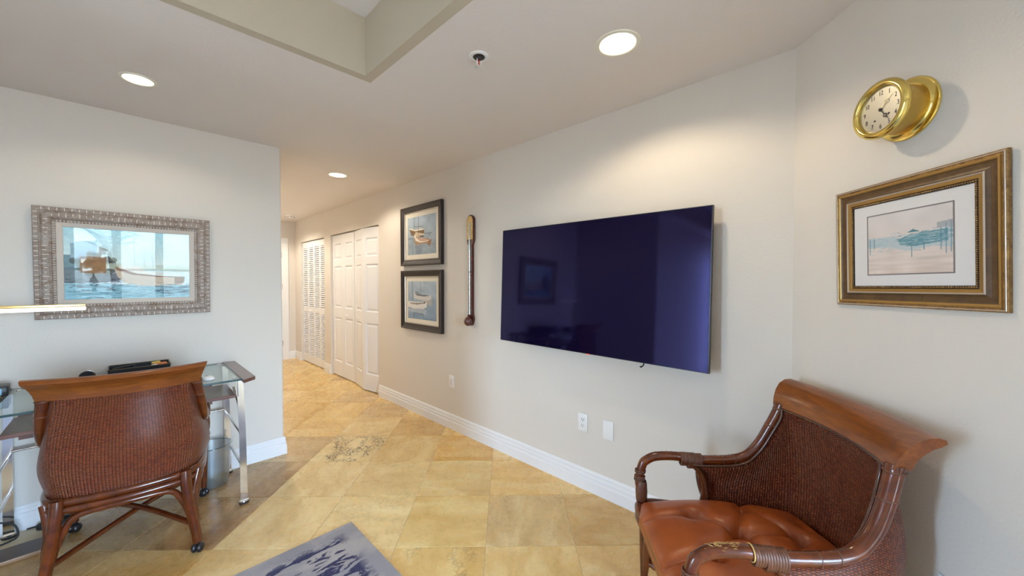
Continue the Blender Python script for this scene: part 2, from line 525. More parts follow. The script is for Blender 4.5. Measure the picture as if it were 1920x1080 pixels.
def in_room(x, y, g=0.33):
    if y > LY: return LX - 0.02 - g < x < TVX + g and y < HY + g
    if x > TVX + g or x < -2.0: return False
    return y - x > -1.854 - g * 1.4 and y > -1.6
ntile = 0
for i in range(-8, 16):
    for j in range(-14, 6):
        u, v = U0 + (i + .5) * TS, V0 + (j + .5) * TS
        x, y = (u + v) / 2 ** .5, (u - v) / 2 ** .5
        if not in_room(x, y): continue
        o = bpy.data.objects.new('tile', tile_me); C.objects.link(o); o.parent = floor
        o.location = (x, y, 0)
        o.rotation_euler = (0, 0, PI / 4 + random.choice((0, 1, 2, 3)) * PI / 2)
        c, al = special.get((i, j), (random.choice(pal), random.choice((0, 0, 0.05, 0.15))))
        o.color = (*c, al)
        ntile += 1

# ------------------------------------------------------------------ walls
def rounded_wall(name, x0, x1, y0, y1, z0=-0.01, z1=CEIL + 0.05, edge=None, r=0.014):
    bm = B1(x0, x1, y0, y1, z0, z1)
    if edge:
        eds = [ed for ed in bm.edges if all(abs(v.co.x - edge[0]) < 1e-5 and abs(v.co.y - edge[1]) < 1e-5 for v in ed.verts)]
        bmesh.ops.bevel(bm, geom=eds, offset=r, segments=5, profile=0.5, affect='EDGES')
    return structure(obj(name, bm, M['wall'], sm=30))
o = rounded_wall('wall_left', -1.0, LX, LY, LY + 0.14, edge=(LX, LY)); o['label'] = 'pale wall behind the desk with a rounded outer corner'
rounded_wall('wall_hall_left', LX - 0.12, LX, LY + 0.139, HY)
rounded_wall('wall_return', -1.0, -0.9, 2.1, LY)
rounded_wall('wall_hall_end', LX - 0.12, TVX + 0.7, HY, HY + 0.12)
# television wall with two closet openings
D1 = (4.285, 5.815, 2.065)     # six panel doors
D2 = (6.055, 7.15, 2.055)      # louvred doors
bm = bmesh.new()
W0, W1 = TVX, TVX + 0.12
box(bm, W0, W1, CORN[1] - 0.05, D1[0], -0.01, CEIL + .05)
box(bm, W0, W1, D1[0], D1[1], D1[2], CEIL + .05)
box(bm, W0, W1, D1[1], D2[0], -0.01, CEIL + .05)
box(bm, W0, W1, D2[0], D2[1], D2[2], CEIL + .05)
box(bm, W0, W1, D2[1], HY + .1, -0.01, CEIL + .05)
structure(obj('wall_right', bm, M['wall']), 'long beige wall that carries the television and closet doors')
bm = bmesh.new()
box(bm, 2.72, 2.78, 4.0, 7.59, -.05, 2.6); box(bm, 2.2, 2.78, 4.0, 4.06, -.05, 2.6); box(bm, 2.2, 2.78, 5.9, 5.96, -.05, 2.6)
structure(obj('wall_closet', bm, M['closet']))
# angled wall
t = Vector((-1, -1, 0)).normalized(); nn = Vector((1, -1, 0)).normalized()
ALEN = 1.30
a0 = Vector((*CORN, 0)) - t * 0.02; a1 = Vector((*CORN, 0)) + t * ALEN
poly = [a0, a1, a1 + nn * 0.12, a0 + nn * 0.14]
structure(sheet('wall_angled', [(p.x, p.y) for p in poly], -0.01, CEIL + .05, M['wall']), 'angled beige wall with the clock and gilt frame')
rounded_wall('wall_rear_right', a1.x, a1.x + 0.12, -4.1, a1.y + 0.03)
# sea side wall with glass doors, west wall with window
def holed_wall(name, along, a0_, a1_, face, th, openings):
    bm = bmesh.new()
    cur = a0_
    def seg(p, q, z0, z1):
        if q - p < 1e-4: return
        if along == 'x': box(bm, p, q, face - th, face, z0, z1)
        else: box(bm, face - th, face, p, q, z0, z1)
    for (p, q, z0, z1) in openings:
        seg(cur, p, -.01, CEIL + .35); seg(p, q, z1, CEIL + .35)
        if z0 > 0: seg(p, q, -.01, z0)
        cur = q
    seg(cur, a1_, -.01, CEIL + .35)
    return structure(obj(name, bm, M['wall']))
holed_wall('wall_sea', 'x', -3.3, a1.x + .1, -4.0, 0.12, [(-0.72, 1.12, 0.0, 2.3)])
holed_wall('wall_west', 'y', -4.1, 2.24, -3.2, 0.12, [(1.55, 2.05, 0.1, 2.3)])
rounded_wall('wall_living', -3.3, -1.0, 2.1, 2.22)
def glazed(name, axis, p, q, z0, z1, face, n, rail=False):
    w = empty(name, ((p + q) / 2, face, 0) if axis == 'x' else (face, (p + q) / 2, 0), 0 if axis == 'x' else PI / 2)
    w['kind'] = 'structure'
    h = (q - p) / 2
    bm = bmesh.new()
    for a, b in ((-h, -h + .06), (h - .06, h)): box(bm, a, b, -.04, .04, z0, z1)
    box(bm, -h, h, -.04, .04, z0, z0 + .06); box(bm, -h, h, -.04, .04, z1 - .06, z1)
    obj('frame', bm, M['trim'], w)
    for k in range(1, n):
        x = -h + 2 * h * k / n
        obj('mullion', B1(x - .06, x + .06, -.035, .035, z0 + .06, z1 - .06, bev=.004), M['trim'], w)
    for k in range(n):
        a, b = -h + 2 * h * k / n + .05, -h + 2 * h * (k + 1) / n - .05
        obj('pane', B1(a, b, -.004, .004, z0 + .05, z1 - .05), M['glass'], w)
    return w
glazed('window_1', 'x', -0.72, 1.12, 0.0, 2.3, -4.06, 3)
glazed('window_2', 'y', 1.55, 2.05, 0.1, 2.3, -3.26, 1)

# ------------------------------------------------------------------ ceiling with tray and lamp holes
LAMPS = [(1.533, 0.834), (0.062, 2.775), (1.482, 3.845), (1.19, 5.15), (1.30, 6.65)]
LR = (1.0, 0.76, 1.0, 1.0, 1.0)      # size of each lamp's opening
TRX, TRY = 0.871, 1.89
bm = B1(-3.3, 2.8, -4.1, 7.6, CEIL, CEIL + 0.12)
ce = obj('ceiling', bm, M['ceiling'])
bm = bmesh.new()
box(bm, -2.55, TRX + .05, -3.05, TRY + .05, CEIL - .05, CEIL + .2)
for k, (x, y) in enumerate(LAMPS): lathe(bm, [(LR[k] * .078, -.1), (LR[k] * .078, .3)], 40, center=(x, y, CEIL))
cut = obj('cutter', bm, M['ceiling'])
md = ce.modifiers.new('holes', 'BOOLEAN'); md.object = cut; md.solver = 'EXACT'; md.operation = 'DIFFERENCE'
dg = bpy.context.evaluated_depsgraph_get()
me = bpy.data.meshes.new_from_object(ce.evaluated_get(dg))
ce.modifiers.clear(); ce.data = me
if len(me.materials) == 0: me.materials.append(M['ceiling'])
bpy.data.objects.remove(cut, do_unlink=True)
structure(ce, 'flat off white ceiling around a raised tray')
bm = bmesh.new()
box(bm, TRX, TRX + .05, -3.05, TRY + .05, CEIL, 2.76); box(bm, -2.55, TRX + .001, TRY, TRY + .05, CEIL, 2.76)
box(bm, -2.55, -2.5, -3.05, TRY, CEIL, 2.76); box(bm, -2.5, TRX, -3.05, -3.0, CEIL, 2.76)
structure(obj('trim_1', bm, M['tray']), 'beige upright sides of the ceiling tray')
structure(obj('trim_2', B1(-2.56, TRX + .06, -3.06, TRY + .06, 2.732, 2.79), M['ceiling']), 'raised white inner ceiling of the tray')

# ------------------------------------------------------------------ baseboards
BP = [(0, 0), (0.017, 0), (0.017, 0.070), (0.0125, 0.074), (0.0125, 0.092), (0.0145, 0.096), (0.010, 0.102), (0.0085, 0.116), (0.0105, 0.120), (0.009, 0.128), (0.004, 0.136), (0, 0.138)]
def baseboard(name, pts, label=None):
    """pts: plan polyline along the wall face, room on the left of the direction of travel"""
    bm = bmesh.new(); rings = []
    P = [Vector((x, y, 0)) for x, y in pts]
    for i, p in enumerate(P):
        d0 = (p - P[i - 1]).normalized() if i > 0 else None
        d1 = (P[i + 1] - p).normalized() if i < len(P) - 1 else None
        ds = [d for d in (d0, d1) if d]
        ns = [Vector((-d.y, d.x, 0)) for d in ds]
        m = sum(ns, Vector()).normalized(); m = m / max(0.3, m.dot(ns[0]))
        rings.append([bm.verts.new(p + m * a + Vector((0, 0, z))) for a, z in BP])
    n = len(BP)
    for A, Bq in zip(rings[:-1], rings[1:]):
        for k in range(n): bm.faces.new((A[k], A[(k + 1) % n], Bq[(k + 1) % n], Bq[k]))
    bm.faces.new(rings[0]); bm.faces.new(rings[-1][::-1])
    return structure(obj(name, bm, M['trim'], sm=25), label)
baseboard('baseboard_left', [(LX, 5.0), (LX, LY), (-0.89, LY)], 'white stepped baseboard below the painting wall')
ca = Vector((*CORN, 0)) + t * (ALEN - .01)
baseboard('baseboard_right', [(ca.x, ca.y), CORN, (TVX, D1[0])], 'white stepped baseboard along the television wall')
baseboard('baseboard_hall', [(TVX, D1[1]), (TVX, D2[0])], 'short white baseboard between the two closets')
baseboard('baseboard_end', [(TVX, D2[1]), (TVX, HY), (2.012, HY)], 'white baseboard in the far hall corner')

# ------------------------------------------------------------------ doors
def knob_bm():
    return L1([(0.011, 0), (0.011, 0.003), (0.006, 0.008), (0.0065, 0.016), (0.015, 0.023), (0.017, 0.030), (0.012, 0.036), (0, 0.038)], 18, axis='Y')

def panel_leaf(root, x, y, w, ang, ztop, knob_side=None, pivot=0):
    """bifold leaf seen from the front: local x right, -y out, hinge line at pivot (0 left, 1 right)"""
    bm = bmesh.new()
    zb = 0.012
    st = 0.062
    rails = [(zb, 0.215), (0.86, 1.00), (1.60, 1.695), (ztop - 0.125, ztop)]
    x0 = -pivot * w
    box(bm, x0, x0 + st, 0, .034, zb, ztop); box(bm, x0 + w - st, x0 + w, 0, .034, zb, ztop)
    for a, b in rails: box(bm, x0 + st, x0 + w - st, 0, .034, a, b)
    box(bm, x0 + st, x0 + w - st, .018, .026, zb, ztop)
    lf = obj('leaf', bm, M['door'], root)
    lf.location = (x, y, 0); lf.rotation_euler = (0, 0, ang)
    for (a, b), (c, d) in zip(rails[:-1], rails[1:]):
        X0, X1, Z0, Z1 = x0 + st, x0 + w - st, b, c
        pw, ph = X1 - X0, Z1 - Z0
        bm = frame_bm(pw, ph, [(0.0, 0.0), (0.010, -0.010), (0.016, -0.016), (0.040, -0.004), (0.043, -0.003)])
        ins = 0.043
        vs = [bm.verts.new(p) for p in ((-pw / 2 + ins, .003, -ph / 2 + ins), (pw / 2 - ins, .003, -ph / 2 + ins), (pw / 2 - ins, .003, ph / 2 - ins), (-pw / 2 + ins, .003, ph / 2 - ins))]
        bm.faces.new(vs)
        p = obj('raised_panel', bm, M['door'], lf); p.location = ((X0 + X1) / 2, 0, (Z0 + Z1) / 2)
    if knob_side is not None:
        k = obj('knob', knob_bm(), M['knob'], lf, sm=40); k.location = (x0 + knob_side * w, 0, 0.905)
    return lf
d1 = empty('door_1', (TVX + 0.030, D1[1], 0), -PI / 2); d1['kind'] = 'structure'; d1['label'] = 'white panelled bifold closet doors nearest the small boat prints'
DW = D1[1] - D1[0]; LWd = DW / 4 - 0.004
panel_leaf(d1, 0.006, 0, LWd, 0, 2.052)
panel_leaf(d1, 0.006 + LWd + .002, 0, LWd, 0, 2.052, knob_side=0.42)
fold = R(9)
panel_leaf(d1, DW - .006 - LWd * math.cos(fold), -LWd * math.sin(fold), LWd, fold, 2.052, knob_side=0.5, pivot=1)
lf = panel_leaf(d1, DW - .006 - LWd * math.cos(fold), -LWd * math.sin(fold), LWd, 0, 2.052)
lf.rotation_euler = (0, 0, fold)
# third leaf swings out from its free edge to the fold
third = [o for o in d1.children][2]
third.rotation_euler = (0, 0, -fold)

d2 = empty('door_2', (TVX + 0.030, D2[1], 0), -PI / 2); d2['kind'] = 'structure'; d2['label'] = 'white louvred bifold closet doors farther down the hall'
DW2 = D2[1] - D2[0]; lw2 = DW2 / 4 - 0.003
bm = B1(-(lw2 - .07) / 2, (lw2 - .07) / 2, -.0205, .0205, -.003, .003)
slat_me = bpy.data.meshes.new('slat'); bm.to_mesh(slat_me); bm.free(); slat_me.materials.append(M['door'])
for k in range(4):
    x0 = .004 + k * (lw2 + .002)
    bm = bmesh.new()
    box(bm, 0, .035, 0, .03, .012, 2.042); box(bm, lw2 - .035, lw2, 0, .03, .012, 2.042)
    for a, b in ((.012, .135), (.86, .94), (1.945, 2.042)): box(bm, .035, lw2 - .035, 0, .03, a, b)
    lf = obj('leaf', bm, M['door'], d2); lf.location = (x0, 0, 0)
    for a, b in ((.135, .86), (.94, 1.945)):
        n = int((b - a) / 0.0315)
        for q in range(n):
            s = bpy.data.objects.new('slat', slat_me); C.objects.link(s); s.parent = lf
            s.location = (lw2 / 2, .015, a + (q + .5) * (b - a) / n); s.rotation_euler = (R(46), 0, 0)
    if k in (1, 2):
        kb = obj('knob', knob_bm(), M['knob'], lf, sm=40); kb.location = (lw2 * .5, 0, .90)

d3 = empty('door_3', (1.5, HY, 0), 0); d3['kind'] = 'structure'; d3['label'] = 'white door and casing at the hall end'
bm = bmesh.new()
for s in (-1, 1):
    a, b = (0.42, 0.51) if s > 0 else (-0.51, -0.42)
    box(bm, a, b, -.018, 0, 0, 2.049)
box(bm, -.51, .51, -.018, 0, 2.05, 2.14)
obj('casing', bm, M['trim'], d3)
obj('slab', B1(-.42, .42, -.008, 0, 0.01, 2.05), M['door'], d3)
for z in (0.25, 1.25, 1.8): obj('hinge', B1(.405, .425, -.014, -.006, z, z + .09), M['chrome'], d3)

# ------------------------------------------------------------------ ceiling lamps, sprinkler, detector
def downlight(x, y, watt, label, col=WARM):
    r = empty('recessed_light', (x, y, CEIL))
    sc_ = LR[LAMPS.index((x, y))]; r.scale = (sc_, sc_, 1)
    tag(r, label, 'ceiling light', 'recessed ceiling lights')
    bm = bmesh.new()
    lathe(bm, [(0.077, 0.02), (0.077, -0.002), (0.080, -0.005), (0.094, -0.004), (0.0975, 0.0), (0.0975, 0.002)], 48, closed=True)
    obj('trim_ring', bm, M['can_trim'], r, sm=35)
    bm = bmesh.new()
    lathe(bm, [(0.0765, 0.0), (0.074, 0.05), (0.068, 0.10), (0.060, 0.13), (0, 0.13)], 40, closed=True)
    obj('reflector', bm, M['can'], r, sm=60)
    b = obj('bulb', L1([(0.048, .10), (0.052, .07), (0.047, .055), (0.030, .048), (0, .046)], 32), M['bulb'], r, sm=60)
    l = bpy.data.lights.new('downlight', 'SPOT')
    l.energy = watt; l.color = col; l.spot_size = R(150); l.spot_blend = 0.38; l.shadow_soft_size = 0.035
    o = bpy.data.objects.new('downlight', l); C.objects.link(o); o.location = (x, y, CEIL - 0.012)
    return r
downlight(*LAMPS[0], LAMP1, 'recessed ceiling light above the television, white cone glowing')
downlight(*LAMPS[1], LAMP2, 'recessed ceiling light above the desk and large painting')
downlight(*LAMPS[2], LAMP3, 'recessed ceiling light at the hall entrance, left of the boat prints', HALL)
downlight(*LAMPS[3], HALL_FILL, 'added fill light halfway down the hall, unseen behind the painting wall', HALL)  # extra unseen fitting, added only to light the hall more evenly
downlight(*LAMPS[4], LAMP5, 'recessed ceiling light at the far hall end, hidden by the painting wall', HALL)

sp = tag(empty('fire_sprinkler', (1.168, 1.347, CEIL)), 'white fire sprinkler with red glass bulb on the ceiling', 'sprinkler')
obj('escutcheon', L1([(0.030, 0), (0.046, 0), (0.045, -.004), (0.034, -.006), (0.030, -.003)], 32), M['white_plastic'], sp, sm=30)
obj('cup', L1([(0.030, 0.0), (0.027, -.004), (0.012, -.006), (0.011, -.016), (0, -.016)], 24), M['slot'], sp, sm=30)
obj('bulb', T1([(0, 0, -.016), (0, 0, -.042)], 0.003, seg=8, n=1), Mat('red_bulb', (0.55, 0.03, 0.02), 0.15).m, sp)
for s in (-1, 1): obj('frame_arm', T1([(s * .011, 0, -.014), (s * .012, 0, -.034), (0, 0, -.047)], 0.0022, seg=8, n=4), M['white_plastic'], sp, sm=40)
obj('deflector', L1([(0, -.046), (0.006, -.046), (0.006, -.049), (0.018, -.049), (0.018, -.0505), (0, -.0505)], 24), M['chrome'], sp)
sd = tag(empty('smoke_detector', (1.861, 6.77, CEIL)), 'round white smoke detector on the hall ceiling', 'smoke detector')
obj('housing', L1([(0, 0), (0.068, 0), (0.068, -.012), (0.060, -.030), (0.040, -.036), (0, -.036)], 32), M['white_plastic'], sd, sm=40)
for k in range(8):
    a = k * PI / 4
    v = obj('vent_slot', B1(.045, .063, -.010, .010, -.031, -.020), M['slot'], sd); v.rotation_euler = (0, 0, a)

# ------------------------------------------------------------------ wall plates
def plate(name, loc, rz, kind, label, cat, group=None):
    r = tag(empty(name, loc, rz), label, cat, group)
    obj('cover_plate', B1(-.037, .037, -.006, 0, -.060, .060, bev=.0028), M['white_plastic'], r, sm=40)
    if kind == 'duplex':
        for z in (-.021, .021):
            f = obj('receptacle', B1(-.0165, .0165, -.008, -.004, z - .0145, z + .0145, bev=.003), M['white_plastic'], r, sm=40)
            for a, b in ((-.0085, -.0055), (.0055, .0085)): obj('slot', B1(a, b, -.0084, -.007, z - .001, z + .009), M['slot'], f)
            obj('ground_hole', L1([(0, .0084), (.003, .0084), (.003, .007)], 12, axis='Y', center=(0, 0, z - .008)), M['slot'], f)
        obj('screw', L1([(0, .0075), (.0028, .0075), (.0028, .005)], 12, axis='Y'), M['knob'], r)
    elif kind == 'decora':
        f = obj('receptacle', B1(-.0165, .0165, -.008, -.004, -.033, .033, bev=.002), M['white_plastic'], r, sm=40)
        for z in (-.019, 0, .019):
            for x in (-.006, .006): obj('slot', B1(x - .0015, x + .0015, -.0084, -.007, z - .005, z + .005), M['slot'], f)
    else:
        for z in (-.042, .042): obj('screw', L1([(0, .0075), (.003, .0075), (.003, .005)], 12, axis='Y', center=(0, 0, z)), M['knob'], r)
    return r
plate('wall_outlet', (TVX, 2.845, 0.444), -PI / 2, 'decora', 'white wall outlet left of the television, farthest along the wall', 'outlet')
plate('wall_outlet', (TVX, 1.394, 0.442), -PI / 2, 'duplex', 'white duplex wall outlet below the television beside a blank plate', 'outlet')
plate('blank_plate', (TVX, 1.205, 0.440), -PI / 2, 'blank', 'blank white wall plate below the television, right of the outlet', 'wall plate')
ap = Vector((*CORN, 0)) + t * 0.632
plate('wall_outlet', (ap.x, ap.y, 0.449), -R(135), 'duplex', 'wall outlet in shadow behind the armchair, cut by the photo edge', 'outlet')

# ------------------------------------------------------------------ television
tv = tag(empty('television', (2.046, 1.329, 1.351), -PI / 2), 'large flat black television hung on the long wall', 'television')
tv.rotation_euler = Matrix.Rotation(-PI / 2, 3, 'Z').to_4x4().to_euler()
tv.rotation_euler = (Matrix.Rotation(-PI / 2, 4, 'Z') @ Matrix.Rotation(R(0.35), 4, 'Y') @ Matrix.Rotation(R(-1.6), 4, 'X')).to_euler()
m = Mat('dark_screen', (0.0035, 0.002, 0.016), 0.06, spec=0.5)
m.set('Specular Tint', (0.44, 0.40, 1.0, 1)); m.set('IOR', 1.6)
w, h = 1.486, 0.842
obj('screen', B1(-w / 2 + .004, w / 2 - .004, -.0225, -.010, -h / 2 + .004, h / 2 - .004), m.m, tv)
obj('bezel', frame_bm(w, h, [(0, .0), (0, .021), (.001, .0225), (.004, .0225), (.004, .012)]), M['black'], tv)
obj('back_panel', B1(-w / 2, w / 2, -.010, 0.0, -h / 2, h / 2), M['black'], tv)
obj('housing', B1(-.55, .55, 0.0, .035, -.36, .12, bev=.012), M['black'], tv, sm=30)
obj('wall_mount', B1(-.25, .25, .030, .064, -.18, .16), M['black'], tv)
obj('indicator_light', B1(.035, .053, -.0235, -.020, -h / 2 - .003, -h / 2 + .002), mat_emit('red_standby', (1.0, 0.12, 0.05), 0.8), tv)
bm = bmesh.new(); tube(bm, [(.405, -.012, -h / 2 + .004), (.402, -.014, -h / 2 - .012), (.392, -.018, -h / 2 - .022)], 0.004, seg=8, n=3)
lathe(bm, [(0, .004), (.007, .003), (.007, -.004), (0, -.005)], 12, center=(.390, -.018, -h / 2 - .022))
obj('sensor_lead', bm, M['black'], tv, sm=40)

# ------------------------------------------------------------------ large painting
def rail_ticks(bm, w, h, ins0, ins1, out, n_w, n_h, th, jit=0.0):
    for k in range(n_w):
        x = -w / 2 + ins1 + (w - 2 * ins1) * (k + .5) / n_w
        for s in (-1, 1):
            a, b = (h / 2 - ins1), (h / 2 - ins0)
            if jit: d = random.uniform(0, jit) * (b - a); a, b = a + d, b - random.uniform(0, jit) * (ins1 - ins0)
            z0, z1 = (a, b) if s > 0 else (-b, -a)
            box(bm, x - th, x + th, -out - .0018, -out + .002, z0, z1)
    for k in range(n_h):
        z = -h / 2 + ins1 + (h - 2 * ins1) * (k + .5) / n_h
        for s in (-1, 1):
            a, b = (w / 2 - ins1), (w / 2 - ins0)
            if jit: a, b = a + random.uniform(0, jit) * (ins1 - ins0), b - random.uniform(0, jit) * (ins1 - ins0)
            x0, x1 = (a, b) if s > 0 else (-b, -a)
            box(bm, x0, x1, -out - .0018, -out + .002, z - th, z + th)
pic = tag(empty('framed_painting', (0.031, LY - .014, 1.4905)), 'wide harbour painting in a carved whitewashed wood frame above the desk', 'painting')
pic.rotation_euler = (R(1.8), 0, 0)
m = Mat('whitewashed_wood', (0.35, 0.25, 0.19), 0.6)
n1 = m.noise(m.coord('Object', (5, 5, 5)), 5, 6, 0.7, 1.0); n2 = m.noise(m.coord('Object', (1, 1, 1)), 90, 3)
c = m.mix(m.ramp(n1, [(0.35, 0.0), (0.65, 1.0)]), (0.20, 0.125, 0.085), (0.36, 0.305, 0.275))
m.col(m.mix(m.math('MULTIPLY', m.ramp(n2, [(0.45, 0.0), (0.7, 1.0)]), 0.45), c, (0.46, 0.40, 0.355))); m.bump(n2, 0.3, 0.002)
WW = m.m
TK = Mat('limed_tick', (0.74, 0.66, 0.57), 0.6).m
LIN = Mat('linen_liner', (0.60, 0.53, 0.47), 0.85).m
w, h = 0.772, 0.640
prof = [(0, 0), (0, .024), (.003, .027), (.020, .028), (.022, .024), (.026, .024), (.036, .031), (.056, .030), (.066, .024), (.068, .020), (.070, .022), (.082, .018), (.084, .012)]
obj('frame', frame_bm(w, h, prof), WW, pic)
bm = bmesh.new()
rail_ticks(bm, w, h, .004, .020, .0275, 26, 22, .0016)
rail_ticks(bm, w, h, .030, .058, .0305, 25, 21, .0016, 0.45)
rail_ticks(bm, w, h, .071, .081, .0205, 44, 34, .0011)
tag(obj('carved_ticks', bm, TK, pic), kind='stuff')
obj('liner', frame_bm(w - .166, h - .166, [(0, .010), (0, .016), (.003, .017), (.024, .009), (.026, .006), (.026, .003)]), LIN, pic)
pw, ph = w - .166 - .050, h - .166 - .050
cv = Canvas(300, 220, (214, 232, 236))
cv.grad(0.45, 1.0, (226, 238, 232), (178, 224, 236))
cv.noise(9, 5, 7, .4, 1, 3)
cv.poly([(0, .62), (.11, .63), (.12, .36), (0, .30)], (118, 150, 158))
cv.poly([(.0, .45), (.13, .46), (.13, .25), (0, .22)], (108, 132, 142))
cv.poly([(.05, .78), (.24, .84), (.24, .58), (.05, .56)], (150, 184, 198))
cv.poly([(0, .42), (.40, .36), (.40, .25), (0, .22)], (120, 132, 138), .7)
cv.poly([(.13, .40), (.40, .44), (.44, .28), (.20, .22)], (104, 108, 116), .7)
for k in range(90):
    cv.ell((rng.normal(.25, .07), rng.normal(.52, .09)), rng.uniform(.015, .04), rng.uniform(.02, .05), [(74, 84, 74), (96, 98, 84), (60, 66, 64), (110, 96, 78)][k % 4], .55)
for x in (.52, .60, .67): cv.line((x, .92), (x + .004, .44), .0016, (96, 92, 90), .8)
cv.poly([(.30, .52), (1, .50), (1, .40), (.30, .44)], (196, 208, 190), .7)
cv.poly([(.365, .44), (.50, .375), (.70, .33), (.94, .315), (.95, .27), (.925, .19), (.60, .18), (.44, .23), (.385, .33)], (206, 190, 170))
cv.poly([(.36, .47), (.40, .455), (.55, .38), (.72, .34), (.94, .33), (.94, .315), (.70, .325), (.50, .355), (.38, .42)], (150, 116, 92))
cv.poly([(.40, .50), (.56, .49), (.62, .40), (.86, .37), (.94, .34), (.55, .37), (.40, .45)], (226, 224, 210))
cv.poly([(.86, .33), (.955, .33), (.945, .235), (.86, .20)], (146, 116, 94), .8)
cv.poly([(0, .235), (.30, .22), (.62, .185), (1, .20), (1, 0), (0, 0)], (146, 194, 208))
cv.noise(6, 30, 9, 0, .24, 5)
for k in range(170):
    x, y = rng.uniform(0, 1), rng.uniform(.01, .24)
    dark = rng.random() < (.8 if x < .45 or x > .70 else .35)
    L = rng.uniform(.02, .09)
    cv.line((x, y), (x + L, y + rng.normal(0, .006)), rng.uniform(.0014, .003), (62, 84, 98) if dark else (214, 232, 236), .55)
for k in range(70):
    x, y = rng.uniform(0, .42), rng.uniform(.13, .30)
    cv.line((x, y), (x + rng.uniform(.02, .06), y + rng.normal(0, .012)), .0024, (64, 70, 84), .55)
for k in range(50):
    x, y = rng.uniform(.68, .95), rng.uniform(.07, .18)
    cv.line((x, y), (x + rng.uniform(.03, .07), y + rng.normal(0, .006)), .002, (70, 80, 96), .7)
cv.noise(60, 44, 4, 0, 1, 9)
cv.build('canvas', pw, ph, -.004, pic)
obj('glass_pane', B1(-pw / 2 - .002, pw / 2 + .002, -.0065, -.0055, -ph / 2 - .002, ph / 2 + .002), M['pic_glass'], pic)

